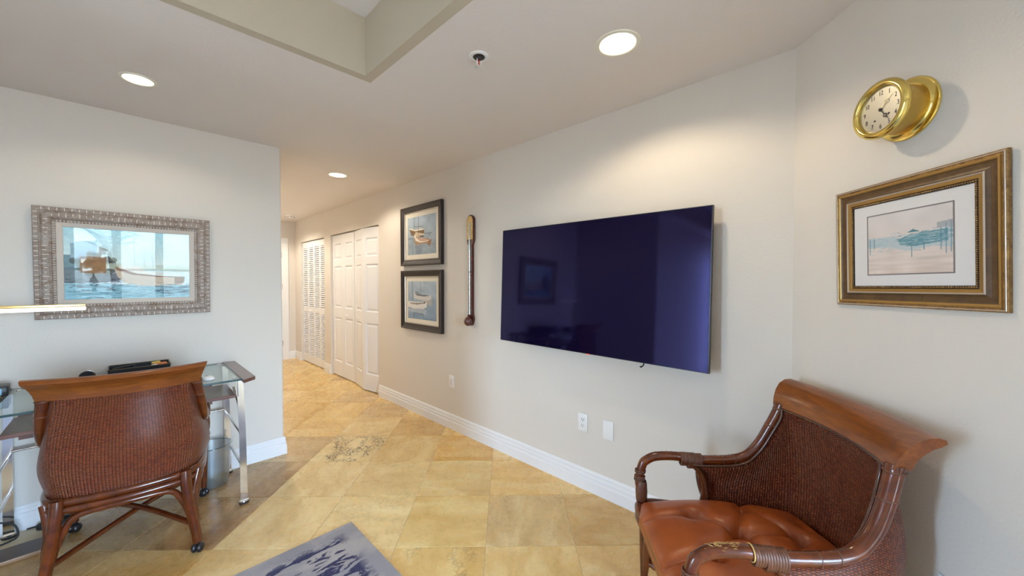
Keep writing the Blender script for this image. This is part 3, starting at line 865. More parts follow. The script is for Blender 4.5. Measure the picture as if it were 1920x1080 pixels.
# ------------------------------------------------------------------ two boat prints
def boat_print(zc, label, which):
    r = tag(empty('framed_print', (TVX - .004, 3.334, zc), -PI / 2), label, 'framed print', 'pair of boat prints')
    w, h = 0.752, 0.616
    m1 = M['print_frame']
    obj('frame', frame_bm(w, h, [(0, 0), (0, .030), (.004, .034), (.012, .034), (.016, .030), (.050, .020), (.053, .023), (.060, .021), (.062, .012)]), m1, r)
    obj('gilt_edge', frame_bm(w - .122, h - .122, [(0, .010), (0, .020), (.004, .020), (.006, .016), (.006, .008)]), M['silver_line'], r)
    obj('mat_board', B1(-w / 2 + .06, w / 2 - .06, -.009, -.007, -h / 2 + .06, h / 2 - .06), M['mat_cream'], r)
    cv = Canvas(180, 150, (150, 166, 182))
    if which == 0:
        cv.grad(0, 1, (146, 160, 172), (170, 186, 202)); cv.noise(8, 8, 8, 0, 1, 11)
        cv.poly([(0, .47), (.2, .46), (.2, .42), (0, .40)], (110, 126, 138), .5)
        for x in (.20, .30): cv.line((x, .03 if x < .25 else .2), (x, .42), .016, (112, 130, 146), .5)
        cv.poly([(.06, .70), (.26, .64), (.48, .66), (.60, .63), (.60, .54), (.30, .47), (.14, .53)], (120, 94, 70))
        cv.poly([(.06, .72), (.28, .66), (.60, .66), (.60, .63), (.28, .62), (.07, .69)], (224, 218, 200))
        cv.poly([(.22, .50), (.30, .60), (.60, .52), (.60, .46), (.34, .46)], (204, 190, 164))
        cv.poly([(.22, .46), (.25, .30), (.32, .24), (.50, .27), (.72, .26), (.80, .22), (.86, .34), (.70, .40), (.5, .43), (.3, .48)], (164, 140, 118))
        cv.poly([(.24, .49), (.30, .37), (.46, .31), (.72, .32), (.76, .35), (.6, .36), (.40, .38), (.31, .46), (.30, .52)], (232, 222, 206))
        cv.poly([(.33, .44), (.46, .44), (.72, .37), (.70, .33), (.46, .34)], (190, 158, 136))
        cv.poly([(.74, .33), (.86, .36), (.80, .19), (.70, .24)], (150, 118, 92))
        cv.line((.40, .98), (.40, .44), .006, (106, 80, 60)); cv.line((.24, .98), (.24, .66), .004, (80, 76, 74))
        cv.line((.25, .74), (.54, .72), .005, (90, 82, 76)); cv.line((.54, .72), (.58, .62), .005, (96, 86, 78))
        cv.line((.60, .53), (.86, .52), .004, (84, 82, 84)); cv.line((.78, .52), (.70, .36), .003, (84, 82, 84)); cv.line((.78, .52), (.84, .36), .003, (84, 82, 84))
        cv.poly([(.44, .49), (.60, .49), (.58, .44), (.44, .45)], (74, 66, 64), .8)
        cv.poly([(.26, .24), (.52, .22), (.50, .02), (.30, .02)], (112, 126, 142), .45)
        for k in range(40):
            x, y = rng.uniform(0, .9), rng.uniform(.02, .24); cv.line((x, y), (x + rng.uniform(.04, .14), y), .003, (186, 194, 200) if k % 2 else (112, 124, 138), .4)
    else:
        cv.grad(0, 1, (132, 154, 178), (176, 192, 206)); cv.noise(8, 8, 8, 0, 1, 12)
        cv.line((.16, 1), (.18, .50), .022, (118, 140, 158), .6); cv.line((.46, 1), (.48, .62), .012, (128, 148, 166), .6)
        cv.line((.30, .72), (.48, .64), .008, (84, 84, 90))
        cv.poly([(.22, .72), (.34, .66), (.62, .63), (.82, .66), (.84, .56), (.76, .51), (.40, .51), (.22, .55)], (206, 206, 206))
        cv.poly([(.24, .70), (.40, .65), (.82, .64), (.60, .605), (.34, .62)], (112, 112, 118))
        cv.poly([(.26, .545), (.6, .505), (.78, .505), (.84, .58), (.86, .38), (.70, .40), (.62, .48)], (190, 182, 172), .7)
        cv.poly([(0, .46), (.30, .455), (.64, .47), (.68, .44), (.68, .34), (.56, .28), (.20, .275), (0, .31)], (226, 224, 220))
        cv.poly([(.08, .40), (.34, .38), (.58, .42), (.60, .45), (.3, .43), (.08, .43)], (150, 144, 140))
        cv.ell((.60, .445), .03, .02, (76, 72, 74))
        cv.poly([(0, .26), (.60, .28), (.68, .24), (.66, .14), (.2, .17), (0, .20)], (196, 202, 208), .6)
        cv.line((.22, .165), (.56, .145), .006, (104, 116, 132)); cv.line((.22, .16), (.22, .02), .005, (104, 116, 132)); cv.line((.56, .14), (.56, .02), .005, (104, 116, 132))
        for k in range(46):
            x, y = rng.uniform(0, .9), rng.uniform(.02, .34); cv.line((x, y), (x + rng.uniform(.04, .14), y), .003, (190, 202, 212) if k % 2 else (120, 138, 158), .3)
    cv.noise(60, 50, 4, 0, 1, 13)
    cv.build('picture', w - .124 - .104, h - .124 - .100, -.0098, r)
    obj('glass_pane', B1(-w / 2 + .06, w / 2 - .06, -.0118, -.011, -h / 2 + .06, h / 2 - .06), M['pic_glass'], r)
    return r
M['print_frame'] = mat_wood('dark_umber_frame', (0.030, 0.021, 0.022), (0.015, 0.011, 0.012), (8, 8, 8), 0.42, 0.0)
M['silver_line'] = Mat('silver_line', (0.55, 0.50, 0.45), 0.3, 0.8).m
M['mat_cream'] = Mat('cream_mat_board', (0.78, 0.73, 0.62), 0.9).m
boat_print(1.857, 'upper framed print of sailing boats, dark frame', 0)
boat_print(1.189, 'lower framed print of two white rowing boats, dark frame', 1)

# ------------------------------------------------------------------ stick barometer
ba = tag(empty('stick_barometer', (TVX - .002, 2.545, 0), -PI / 2), 'tall mahogany stick barometer with brass dial between prints and television', 'barometer')
bm = bmesh.new()
pts = []
zt, hw, nw = 1.965, 0.047, 0.029
for k in range(13):
    a = PI * k / 12; pts.append((hw * math.cos(a), zt - hw + hw * math.sin(a)))
pts += [(-hw, 1.745), (-nw - .006, 1.715), (-nw, 1.70), (-nw, 1.10), (-nw - .006, 1.085), (-nw - .012, 1.06), (-.036, 1.03), (-.022, 1.003), (0, .995), (.022, 1.003), (.036, 1.03), (nw + .012, 1.06), (nw + .006, 1.085), (nw, 1.10), (nw, 1.70), (nw + .006, 1.715), (hw, 1.745)]
f = bm.faces.new([bm.verts.new((x, -.022, z)) for x, z in pts])
r_ = bmesh.ops.extrude_face_region(bm, geom=[f])
for v in r_['geom']:
    if isinstance(v, bmesh.types.BMVert): v.co.y = -.001
bmesh.ops.bevel(bm, geom=[ed for ed in bm.edges if all(abs(v.co.y + .022) < 1e-6 for v in ed.verts)], offset=.004, segments=2, affect='EDGES')
obj('case', bm, M['mahogany'], ba, sm=30)
bm = bmesh.new()
p2 = [(0.038 * math.cos(PI * k / 12), 1.918 + 0.038 * math.sin(PI * k / 12)) for k in range(13)] + [(-.038, 1.752), (.038, 1.752)]
f = bm.faces.new([bm.verts.new((x, -.0245, z)) for x, z in p2]); r_ = bmesh.ops.extrude_face_region(bm, geom=[f])
for v in r_['geom']:
    if isinstance(v, bmesh.types.BMVert): v.co.y = -.0215
m = Mat('aged_brass_dial', (0.60, 0.44, 0.20), 0.35, 0.7)
m.col(m.mix(m.ramp(m.noise(m.coord('Object', (1, 1, 1)), 60, 5), [(0.4, 0.0), (0.7, 1.0)]), (0.62, 0.46, 0.22), (0.40, 0.28, 0.13)))
dp = obj('dial_plate', bm, m.m, ba)
bm = bmesh.new()
for k in range(24):
    z = 1.765 + k * .006; L = .010 if k % 4 == 0 else .006
    for s in (-1, 1): box(bm, min(s * .012, s * (.012 + L)), max(s * .012, s * (.012 + L)), -.0249, -.0243, z - .0005, z + .0005)
tag(obj('scale_marks', bm, M['slot'], dp), kind='stuff')
m = Mat('mercury_glass_tube', (0.62, 0.72, 0.75), 0.08, 0.85)
obj('glass_tube', T1([(-.004, -.026, 1.895), (-.004, -.026, 1.09)], 0.0065, seg=12, n=1), m.m, ba, sm=40)
obj('clip', B1(-.014, .006, -.033, -.021, 1.462, 1.470, bev=.001), M['black'], ba)
obj('knob', L1([(0, .010), (.006, .008), (.006, 0)], 14, axis='Y', center=(.052, -.010, 1.85)), M['black'], ba)
obj('collar', L1([(.012, .09), (.016, .085), (.020, .075), (.014, .065)], 20, center=(-.002, -.030, 1.005)), M['mahogany'], ba, sm=40)
bm = bmesh.new(); bmesh.ops.create_uvsphere(bm, u_segments=28, v_segments=18, radius=.041)
for v in bm.verts: v.co = Vector((v.co.x, v.co.y * .9 - .045, v.co.z + 1.036))
obj('cistern_ball', bm, M['mahogany'], ba, sm=60)

# ------------------------------------------------------------------ gilt frame on the angled wall
gp = Vector((*CORN, 0)) + t * 0.490
gf = tag(empty('framed_print', (gp.x + -.707 * .003, gp.y + .707 * .003, 1.5165)), 'wide bronze framed harbour print on the angled wall below the clock', 'framed print')
gf.rotation_euler = (Matrix.Rotation(-R(135), 4, 'Z') @ Matrix.Rotation(R(-0.9), 4, 'Y') @ Matrix.Rotation(R(0.8), 4, 'X')).to_euler()
m = Mat('antique_bronze_gilt', (0.40, 0.25, 0.10), 0.38, 0.75)
n1 = m.noise(m.coord('Object', (6, 6, 6)), 6, 7, 0.7, 0.6)
n2 = m.noise(m.coord('Object', (1, 1, 1)), 120, 3)
c = m.mix(m.ramp(n1, [(0.35, 0.0), (0.65, 1.0)]), (0.46, 0.29, 0.11), (0.20, 0.115, 0.05))
m.col(m.mix(m.math('MULTIPLY', m.ramp(n2, [(0.5, 0.0), (0.7, 1.0)]), 0.5), c, (0.11, 0.06, 0.03))); m.bump(n2, 0.15, 0.001)
GILT = m.m
gf.scale = (1, 0.72, 1)
w, h = 0.504, 0.428
GOLDF = Mat('rubbed_gold_leaf', (0.42, 0.26, 0.085), 0.35, 0.8).m
BRN = mat_wood('brown_bole', (0.15, 0.078, 0.026), (0.075, 0.038, 0.015), (14, 14, 14), 0.42, 0.0)
obj('frame', frame_bm(w, h, [(0, 0), (0, .014), (.002, .017), (.007, .017), (.009, .0145), (.0125, .0145)]), GILT, gf)
obj('silver_lip', frame_bm(w, h, [(.0035, .0172), (.004, .0176), (.0062, .0176), (.0068, .0168)]), M['silver_line'], gf)
obj('gold_step', frame_bm(w, h, [(.0125, .0145), (.0135, .0185), (.018, .0185), (.0205, .0155)]), GOLDF, gf)
obj('cove', frame_bm(w, h, [(.0205, .0155), (.024, .0115), (.030, .0095), (.037, .0095), (.043, .0125), (.046, .0165)]), BRN, gf)
obj('silver_lip', frame_bm(w, h, [(.046, .0165), (.0475, .0185), (.050, .0185), (.0515, .016)]), M['silver_line'], gf)
obj('gold_step', frame_bm(w, h, [(.0515, .016), (.057, .0145), (.061, .0135), (.063, .010)]), GOLDF, gf)
bm = bmesh.new()
wb, hb = w - .126 - .008, h - .126 - .008
nb = 62
def bead(x, z):
    b = bmesh.ops.create_icosphere(bm, subdivisions=1, radius=.0032)
    for v in b['verts']: v.co += Vector((x, -.0125, z))
for k in range(nb):
    x = -wb / 2 + wb * k / (nb - 1); bead(x, hb / 2); bead(x, -hb / 2)
for k in range(1, 48):
    z = -hb / 2 + hb * k / 48; bead(wb / 2, z); bead(-wb / 2, z)
tag(obj('beading', bm, GILT, gf, sm=60), kind='stuff')
obj('bead_channel', frame_bm(w - .124, h - .124, [(0, .010), (.001, .011), (.009, .011), (.010, .005)]), M['print_frame'], gf)
mw, mh = w - .142, h - .142
obj('mat_board', B1(-mw / 2, mw / 2, -.007, -.004, -mh / 2, mh / 2), Mat('white_mat', (0.74, 0.72, 0.72), 0.9).m, gf)
iw, ih = 0.256, 0.204
obj('mat_bevel', frame_bm(iw + .008, ih + .008, [(0, .007), (0, .0078), (.004, .0078), (.004, .0066)]), Mat('grey_bevel', (0.20, 0.18, 0.18), 0.6).m, gf)
cv = Canvas(180, 140, (214, 206, 204))
cv.grad(0, 1, (216, 200, 190), (216, 210, 210)); cv.noise(6, 6, 5, 0, 1, 21)
cv.poly([(0, .62), (.35, .60), (.42, .56), (1, .66), (1, .36), (.8, .40), (.5, .36), (.3, .44), (0, .46)], (160, 190, 202), .55)
cv.poly([(.40, .55), (.55, .62), (.95, .64), (.95, .46), (.6, .42), (.42, .46)], (96, 146, 160), .85)
cv.poly([(.50, .64), (.58, .69), (.66, .645)], (92, 140, 152))
for k in range(150):
    x, y = rng.uniform(.35, 1.0), rng.normal(.53, .06); cv.line((x, y), (x + rng.uniform(.02, .12), y + rng.normal(0, .004)), .003, (86, 138, 154) if rng.random() < .6 else (206, 214, 216), .6)
for k in range(60):
    x, y = rng.uniform(.0, .35), rng.normal(.52, .07); cv.line((x, y), (x + rng.uniform(.02, .1), y), .003, (150, 182, 198), .5)
for x, a, b in ((.03, .60, .34), (.09, .60, .44), (.70, .46, .36), (.93, .72, .28), (.88, .66, .34), (.98, .74, .3), (.56, .45, .26)):
    cv.line((x, a), (x, b), .005, (88, 130, 150), .8)
cv.poly([(.84, .74), (1, .76), (1, .66), (.84, .66)], (138, 150, 160), .6)
cv.noise(4, 40, 5, 0, .35, 22)
cv.build('picture', iw, ih, -.0076, gf)
obj('glass_pane', B1(-mw / 2 - .002, mw / 2 + .002, -.0096, -.0088, -mh / 2 - .002, mh / 2 + .002), M['pic_glass'], gf)

# ------------------------------------------------------------------ ship's clock
cp = Vector((*CORN, 0)) + t * 0.478
ck = tag(empty('ship_clock', (cp.x, cp.y, 1.948), -R(135)), 'round brass ship clock projecting from the angled wall', 'clock')
obj('flange', L1([(0, .001), (.098, .001), (.098, .004), (.095, .008), (.082, .010), (.078, .014), (.074, .014)], 64, axis='Y'), M['brass'], ck, sm=40)
obj('case', L1([(.074, .012), (.0745, .086)], 64, axis='Y', closed=True), Mat('brushed_brass', (0.62, 0.42, 0.12), 0.34, 1.0).m, ck, sm=60)
bz = obj('bezel', L1([(.074, .083), (.086, .083), (.0915, .086), (.093, .091), (.091, .097), (.084, .103), (.077, .104), (.0725, .101), (.070, .095), (.069, .088)], 72, axis='Y', closed=True), M['brass'], ck, sm=60)
m = Mat('silvered_dial', (0.50, 0.48, 0.42), 0.36, 0.75)
di = obj('dial', L1([(0, .089), (.0705, .089), (.0705, .085)], 64, axis='Y'), m.m, ck, sm=30)
INK = Mat('clock_ink', (0.015, 0.015, 0.018), 0.5).m
txts = []
for k in range(1, 13):
    a = PI / 2 - k * PI / 6
    cu = bpy.data.curves.new('n', 'FONT'); cu.body = str(k); cu.size = 0.0185; cu.align_x = 'CENTER'; cu.align_y = 'CENTER'; cu.extrude = 0.0002
    o = bpy.data.objects.new('n', cu); C.objects.link(o)
    rad = .0545 - (0.002 if k >= 10 else 0)
    o.matrix_world = Matrix.Translation((rad * math.cos(a), -.0894, rad * math.sin(a))) @ Matrix.Rotation(PI / 2, 4, 'X') @ Matrix.Diagonal((0.82, 1.12, 1, 1))
    txts.append(o)
bpy.context.view_layer.update()
dg = bpy.context.evaluated_depsgraph_get()
for o in txts:
    me = bpy.data.meshes.new_from_object(o.evaluated_get(dg)); me.transform(o.matrix_world); me.materials.clear()
    cu = o.data; bpy.data.objects.remove(o); bpy.data.curves.remove(cu)
    me.name = 'numeral'; link('numeral', me, di, INK)
bm = bmesh.new()
for k in range(60):
    a = 2 * PI * k / 60; L = .0025 if k % 5 else .004
    c0, s0 = math.cos(a), math.sin(a)
    n0 = Vector((-s0, 0, c0)) * .0004
    q = [Vector((c0 * r0, -.0895, s0 * r0)) for r0 in (.066, .066 + L)]
    bm.faces.new([bm.verts.new(p) for p in (q[0] - n0, q[0] + n0, q[1] + n0, q[1] - n0)])
tag(obj('minute_marks', bm, INK, di), kind='stuff')
def hand(name, ang, L, ring, mat, y):
    bm = bmesh.new()
    wd = .0011
    box(bm, -wd, wd, -y - .0006, -y, -.006, ring - .005); box(bm, -wd * .8, wd * .8, -y - .0006, -y, ring + .005, L)
    bm2 = [(ring + .0052 * math.sin(2 * PI * k / 20), .0052 * math.cos(2 * PI * k / 20)) for k in range(20)]
    tube(bm, [(x, -y - .0003, z) for z, x in bm2], .0011, seg=6, n=1, closed=True)
    o = obj(name, bm, mat, ck); o.rotation_euler = (0, ang, 0)
    return o
hand('minute_hand', R(44), .052, .028, Mat('pale_brass_hand', (0.75, 0.66, 0.42), 0.3, 0.8).m, .0925)
hand('hour_hand', R(146), .043, .029, INK, .0912)
obj('hub', L1([(0, .0945), (.004, .094), (.0055, .092), (.0055, .0895)], 20, axis='Y'), INK, ck, sm=40)
for x, z in ((-.019, -.030), (.026, -.022)): obj('winding_hole', L1([(0, .0896), (.0032, .0896), (.0032, .089)], 16, axis='Y', center=(x, 0, z)), INK, ck)
obj('crystal', L1([(0, .0965), (.0695, .0965), (.0695, .0958), (0, .0958)], 48, axis='Y'), M['pic_glass'], ck)
obj('latch_screw', L1([(0, .074), (.0028, .074), (.0028, .083), (0, .083)], 12, axis='Y', center=(.045, 0, .067)), M['black'], ck)
# ------------------------------------------------------------------ rug
RX0, RX1, RY0, RY1 = -1.45, 0.885, -0.55, 2.142
m = Mat('low_pile_rug', (0.4, 0.4, 0.42), 0.95, spec=0.1)
v = m.coord('Object')
n1 = m.noise(m.coord('Object', (1.0, 3.2, 1)), 8.0, 6, 0.62, 0.5)
n2 = m.noise(m.coord('Object', (1.0, 1.6, 1)), 3.0, 4, 0.6, 0.3)
n3 = m.noise(v, 260, 2)
sp_ = m.node('ShaderNodeSeparateXYZ'); m.link(v, sp_.inputs[0])
edge = m.math('MINIMUM', m.math('SUBTRACT', 1.155, m.math('ABSOLUTE', sp_.outputs[0])), m.math('SUBTRACT', 1.335, m.math('ABSOLUTE', sp_.outputs[1])))
inner = m.ramp(edge, [(0.05, 0.0), (0.10, 1.0)])
c = m.mix(m.ramp(n2, [(0.42, 0.0), (0.56, 1.0)]), (0.60, 0.59, 0.60), (0.44, 0.45, 0.51))
dk = m.math('MULTIPLY', m.ramp(m.math('ADD', m.math('MULTIPLY', n1, 0.75), m.math('MULTIPLY', n2, 0.25)), [(0.515, 0.0), (0.527, 1.0)]), inner)
c = m.mix(dk, c, (0.045, 0.050, 0.145))
c = m.mix(m.math('MULTIPLY', m.ramp(n3, [(0.35, 1.0), (0.6, 0.0)]), 0.30), c, (0.30, 0.31, 0.37))
m.col(c); m.bump(n3, 0.8, 0.006)
bm = B1(-(RX1 - RX0) / 2, (RX1 - RX0) / 2, -(RY1 - RY0) / 2, (RY1 - RY0) / 2, 0.0005, 0.011, bev=.004)
o = obj('area_rug', bm, m.m, None, sm=40); o.location = ((RX0 + RX1) / 2, (RY0 + RY1) / 2, 0)
tag(o, 'grey rug with navy abstract patches on the tile floor', 'rug')

# ------------------------------------------------------------------ rattan armchair
ARM = [(.290, .137, .613), (.290, .05, .614), (.289, -.03, .622), (.286, -.085, .645), (.281, -.13, .700), (.273, -.163, .770), (.262, -.190, .840), (.258, -.200, .885)]
def Tcurve(a):
    """upper edge of the woven shell, a from 0 (front of the right arm) over the rail to 1 (left arm)"""
    s = 1 if a <= .5 else -1
    q = a if a <= .5 else 1 - a
    if q < .30:
        P = catmull(ARM, 8); f = q / .30 * (len(P) - 1); i = min(int(f), len(P) - 2); w_ = f - i
        p = P[i] * (1 - w_) + P[i + 1] * w_
        return np.array((s * (p[0] - .006 - .026 * (q / .30) ** 2), p[1] - .004 * (q / .30), p[2] - .008))
    f = (q - .30) / .20
    x = .226 * (1 - f)
    return np.array((s * x, -.204 - .05 * (1 - (x / .259) ** 2), .877))
BPL = [(.268, .095, .425), (.274, .0, .425), (.268, -.10, .425), (.247, -.185, .425), (.20, -.24, .425), (.11, -.268, .425), (0, -.277, .425)]
_BP = catmull(BPL, 10)
def Bcurve(a):
    s = 1 if a <= .5 else -1
    q = (a if a <= .5 else 1 - a) / .5
    # keep corners of upper and lower edges above one another
    q = q ** 1.0
    f = q * (len(_BP) - 1); i = min(int(f), len(_BP) - 2); w_ = f - i
    p = _BP[i] * (1 - w_) + _BP[i + 1] * w_
    return np.array((s * p[0], p[1], p[2]))
_LU = np.cumsum([0] + [float(np.linalg.norm((Tcurve(k / 200) + Bcurve(k / 200)) / 2 - (Tcurve((k - 1) / 200) + Bcurve((k - 1) / 200)) / 2)) for k in range(1, 201)])
def shell_pt(u, v):
    T, Bt = Tcurve(u), Bcurve(u)
    p = Bt * (1 - v) + T * v
    # belly: the shell swells outward low down
    out = np.array((Bt[0] / .27, (Bt[1] - .05) / .33, 0)); out /= (np.linalg.norm(out) + 1e-9)
    p = p + out * 0.030 * math.sin(PI * min(1, v * 1.15)) ** 1.0 * (1 - .45 * v)
    L = float(np.interp(u * 200, range(201), _LU))
    return p, (L, v * float(np.linalg.norm(T - Bt)))

def make_chair():
    r = empty('rattan_armchair')
    o = surf('woven_shell', lambda u, v: shell_pt(u, v), 96, 30, M['wicker'], r)
    sm = o.modifiers.new('thickness', 'SOLIDIFY'); sm.thickness = .016; sm.offset = 0.0
    # top rail: scrolled crest
    prof = [(-.178, .862), (-.184, .893), (-.196, .922), (-.215, .948), (-.240, .963), (-.264, .966), (-.284, .960), (-.291, .948), (-.280, .938), (-.262, .929), (-.244, .910), (-.232, .887), (-.226, .862)]
    bm = bmesh.new(); rings = []
    NU = 28
    for k in range(NU + 1):
        q = -1 + 2 * k / NU
        ring = []
        for y, z in prof:
            wx = .276 + .030 * ((z - .862) / .104) ** 1.2 if z > .862 else .276
            ring.append(bm.verts.new((q * wx, y - .05 * (1 - q * q), z + .006 * q * q)))
        rings.append(ring)
    n = len(prof)
    for A, Bq in zip(rings[:-1], rings[1:]):
        for k in range(n): bm.faces.new((A[k], A[(k + 1) % n], Bq[(k + 1) % n], Bq[k]))
    bm.faces.new(rings[0]); bm.faces.new(rings[-1][::-1])
    obj('crest_rail', bm, M['rail'], r, sm=50)
    bm = bmesh.new()
    bead = [(x, -.180 - .05 * (1 - (x / .262) ** 2), .861) for x in np.linspace(-.240, .240, 9)]
    tube(bm, bead, .0055, seg=8, n=3)
    obj('inner_bead', bm, M['darktrim'], r, sm=60)
    for s in (-1, 1):
        obj('inner_bead', T1([(s * (p[0] - .021 - .012 * k_ / 6), p[1] + .008, p[2] - .016) for k_, p in enumerate(ARM[:-1])] + [(s * .228, -.186, .862)], .006, seg=8, n=4), M['darktrim'], r, sm=60)
        obj('inner_bead', T1([(s * .268, .130, .592), (s * .266, .108, .56), (s * .262, .092, .50), (s * .258, .090, .44)], .006, seg=8, n=4), M['darktrim'], r, sm=60)
    for s in (1, -1):
        bm = bmesh.new()
        P = [(.276, .345, .055), (.281, .347, .20), (.285, .349, .385), (.288, .357, .46), (.290, .366, .515), (.290, .353, .580), (.290, .335, .602), (.290, .295, .620), (.290, .215, .624)] + ARM[:-1] + [(.259, -.200, .875)]
        rd = [.016, .017, .019, .021, .019, .019, .019, .019, .019, .020, .0200, .0205, .0210, .022, .0225, .023, .023]
        rd = (rd + [.023] * 3)[:len(P)]
        tube(bm, [(s * x, y, z) for x, y, z in P], rd, seg=14, n=6)
        obj('arm_pole', bm, M['rattan'], r, sm=60)
        bm = bmesh.new()
        tube(bm, [(s * .290, .195, .612), (s * .289, .140, .594), (s * .286, .105, .555), (s * .282, .090, .50), (s * .278, .098, .445), (s * .272, .112, .405)], [.012, .016, .016, .016, .016, .016], seg=12, n=6)
        obj('arm_loop', bm, M['rattan'], r, sm=60)
        # cane binding
        bm = bmesh.new()
        for k in range(12):
            y = .108 + k * .0075
            cz = .616 if y > .137 else .6135
            if y < .165: c_ = (s * .290, y, cz - .008); rr = (.0215, .031)
            else: c_ = (s * .290, y, cz - .002); rr = (.0215, .0255)
            tube(bm, [(c_[0] + rr[0] * math.cos(2 * PI * q / 14), c_[1], c_[2] + rr[1] * math.sin(2 * PI * q / 14)) for q in range(14)], .0042, seg=6, n=1, closed=True)
        for k in range(5):
            z = .515 + k * .0075 + (.012 if k > 2 else 0)
            tube(bm, [(s * .290 + .0205 * math.cos(2 * PI * q / 14), .366 - .004 * k * .3 + .0205 * math.sin(2 * PI * q / 14), z) for q in range(14)], .0034, seg=6, n=1, closed=True)
        lathe(bm, [(.019, .41), (.0235, .43), (.0255, .465), (.0235, .50), (.020, .512)], 16, center=(s * .288, .357, 0), closed=True)
        for yy, zz in ((-.03, .622), (.02, .615)):
            tube(bm, [(s * .289 + .0202 * math.cos(2 * PI * q / 14), yy, zz + .0202 * math.sin(2 * PI * q / 14)) for q in range(14)], .002, seg=6, n=1, closed=True)
        z = .858
        tube(bm, [(s * .259 + .0235 * math.cos(2 * PI * q / 14), -.197 + .0235 * math.sin(2 * PI * q / 14), z) for q in range(14)], .004, seg=6, n=1, closed=True)
        tube(bm, [(s * .270 + .0230 * math.cos(2 * PI * q / 14), -.169 + .0235 * math.sin(2 * PI * q / 14), .785) for q in range(14)], .0028, seg=6, n=1, closed=True)
        tag(obj('cane_binding', bm, M['binding'], r, sm=60), kind='stuff')
    # seat frame: two stacked bent poles right round
    def ring_pts(z, g=0.0):
        h_ = [(.285 + g, .36 + g), (.283 + g, .18), (.280 + g, .0), (.268 + g, -.14), (.226 + g, -.236 - g), (.12, -.268 - g), (0, -.277 - g)]
        return [(x, y, z) for x, y in h_] + [(-x, y, z) for x, y in h_[-2::-1]] + [(-.14, .372 + g, z), (0, .375 + g, z), (.14, .372 + g, z)]
    for z, rad in ((.409, .0185), (.375, .0175)):
        obj('seat_pole', T1(ring_pts(z), rad, seg=12, n=5, closed=True), M['rattan'], r, sm=60)
    # legs: main pole, two companions
    for s in (1, -1):
        obj('leg', T1([(s * .212, -.262, .425), (s * .214, -.268, .37), (s * .224, -.272, .28), (s * .238, -.272, .18), (s * .250, -.278, .10), (s * .256, -.280, .050)], [.023, .023, .0225, .022, .0215, .020], seg=14, n=5), M['rattan'], r, sm=60)
        obj('leg_pole', T1([(s * .262, -.205, .40), (s * .250, -.222, .345), (s * .240, -.250, .28), (s * .246, -.262, .20), (s * .254, -.264, .13)], [.017, .0175, .0175, .017, .012], seg=12, n=5), M['rattan'], r, sm=60)
        obj('leg_pole', T1([(s * .235, .335, .39), (s * .245, .338, .30), (s * .256, .340, .20), (s * .266, .343, .12)], [.017, .0175, .017, .012], seg=12, n=5), M['rattan'], r, sm=60)
        obj('leg_pole', T1([(s * .282, .255, .385), (s * .280, .290, .33), (s * .278, .315, .26), (s * .276, .325, .16)], [.017, .0175, .017, .012], seg=12, n=5), M['rattan'], r, sm=60)
    obj('arch_brace', T1([(.238, -.262, .135), (.222, -.258, .21), (.196, -.256, .28), (.172, -.258, .325), (.135, -.264, .345), (.07, -.274, .352), (0, -.279, .354), (-.07, -.274, .352), (-.135, -.264, .345), (-.172, -.258, .325), (-.196, -.256, .28), (-.222, -.258, .21), (-.238, -.262, .135)], .0145, seg=10, n=5), M['rattan'], r, sm=60)
    for s in (1, -1):
        obj('arch_brace', T1([(s * .262, .31, .14), (s * .266, .27, .25), (s * .270, .20, .33), (s * .272, .06, .352), (s * .268, -.08, .345), (s * .258, -.17, .31), (s * .248, -.22, .24), (s * .246, -.24, .15)], .0145, seg=10, n=5), M['rattan'], r, sm=60)
        zz = .165 + (.018 if s > 0 else 0)
        pts_ = [(s * .236, -.262, .145), (s * .0, .035, zz), (-s * .262, .335, .165)]
        obj('stretcher', T1(pts_, .0135, seg=10, n=6), M['rattan'], r, sm=60)
    for x, y in ((.256, -.282), (-.256, -.282), (.276, .345), (-.276, .345)):
        bm = bmesh.new()
        lathe(bm, [(.010, .060), (.012, .045), (.008, .040)], 14, center=(x, y, 0), closed=True)
        ang = .9 if x * y > 0 else -.5
        dx, dy = math.cos(ang), math.sin(ang)
        for sg in (-1, 1):
            b2 = bmesh.new(); bmesh.ops.create_uvsphere(b2, u_segments=18, v_segments=12, radius=.0235)
            for v in b2.verts:
                q = Vector((v.co.x * .62, v.co.y, v.co.z)); q.x += sg * .012
                v.co = Vector((x + q.x * dx - q.y * dy, y + q.x * dy + q.y * dx - .006, q.z + .0238))
            mm = bpy.data.meshes.new('t'); b2.to_mesh(mm); b2.free(); bm.from_mesh(mm); bpy.data.meshes.remove(mm)
        obj('caster', bm, M['black'], r, sm=60)
    # tufted leather cushion
    btn = [(.105, .205), (-.105, .205), (0, .085), (.185, -.015), (-.185, -.015), (0, -.12), (.1, -.2), (-.1, -.2)]
    seams = [((.105, .205), (0, .085)), ((-.105, .205), (0, .085)), ((0, .085), (.185, -.015)), ((0, .085), (-.185, -.015)), ((0, .085), (0, -.12)),
             ((.105, .205), (.120, .39)), ((-.105, .205), (-.125, .39)), ((.185, -.015), (.27, -.04)), ((-.185, -.015), (-.27, -.04)), ((.185, -.015), (0, -.12)), ((-.185, -.015), (0, -.12))]
    def cush(u, v):
        a, b = u * 2 - 1, v * 2 - 1
        # dense near the rim
        a = math.copysign(1 - (1 - abs(a)) ** 1.25, a); b = math.copysign(1 - (1 - abs(b)) ** 1.25, b)
        ca_, cb_ = a * math.sqrt(1 - .22 * b * b), b * math.sqrt(1 - .22 * a * a)
        wdt = .268 - .02 * max(0, -cb_)
        x = ca_ * wdt / .94; y = .07 + cb_ * .322 / .94
        x = max(-.268, min(.268, x)); y = min(.392, y)
        ed = max(abs(a), abs(b))
        rim = (1 - min(1, ed) ** 9) ** .5 if ed < 1 else 0
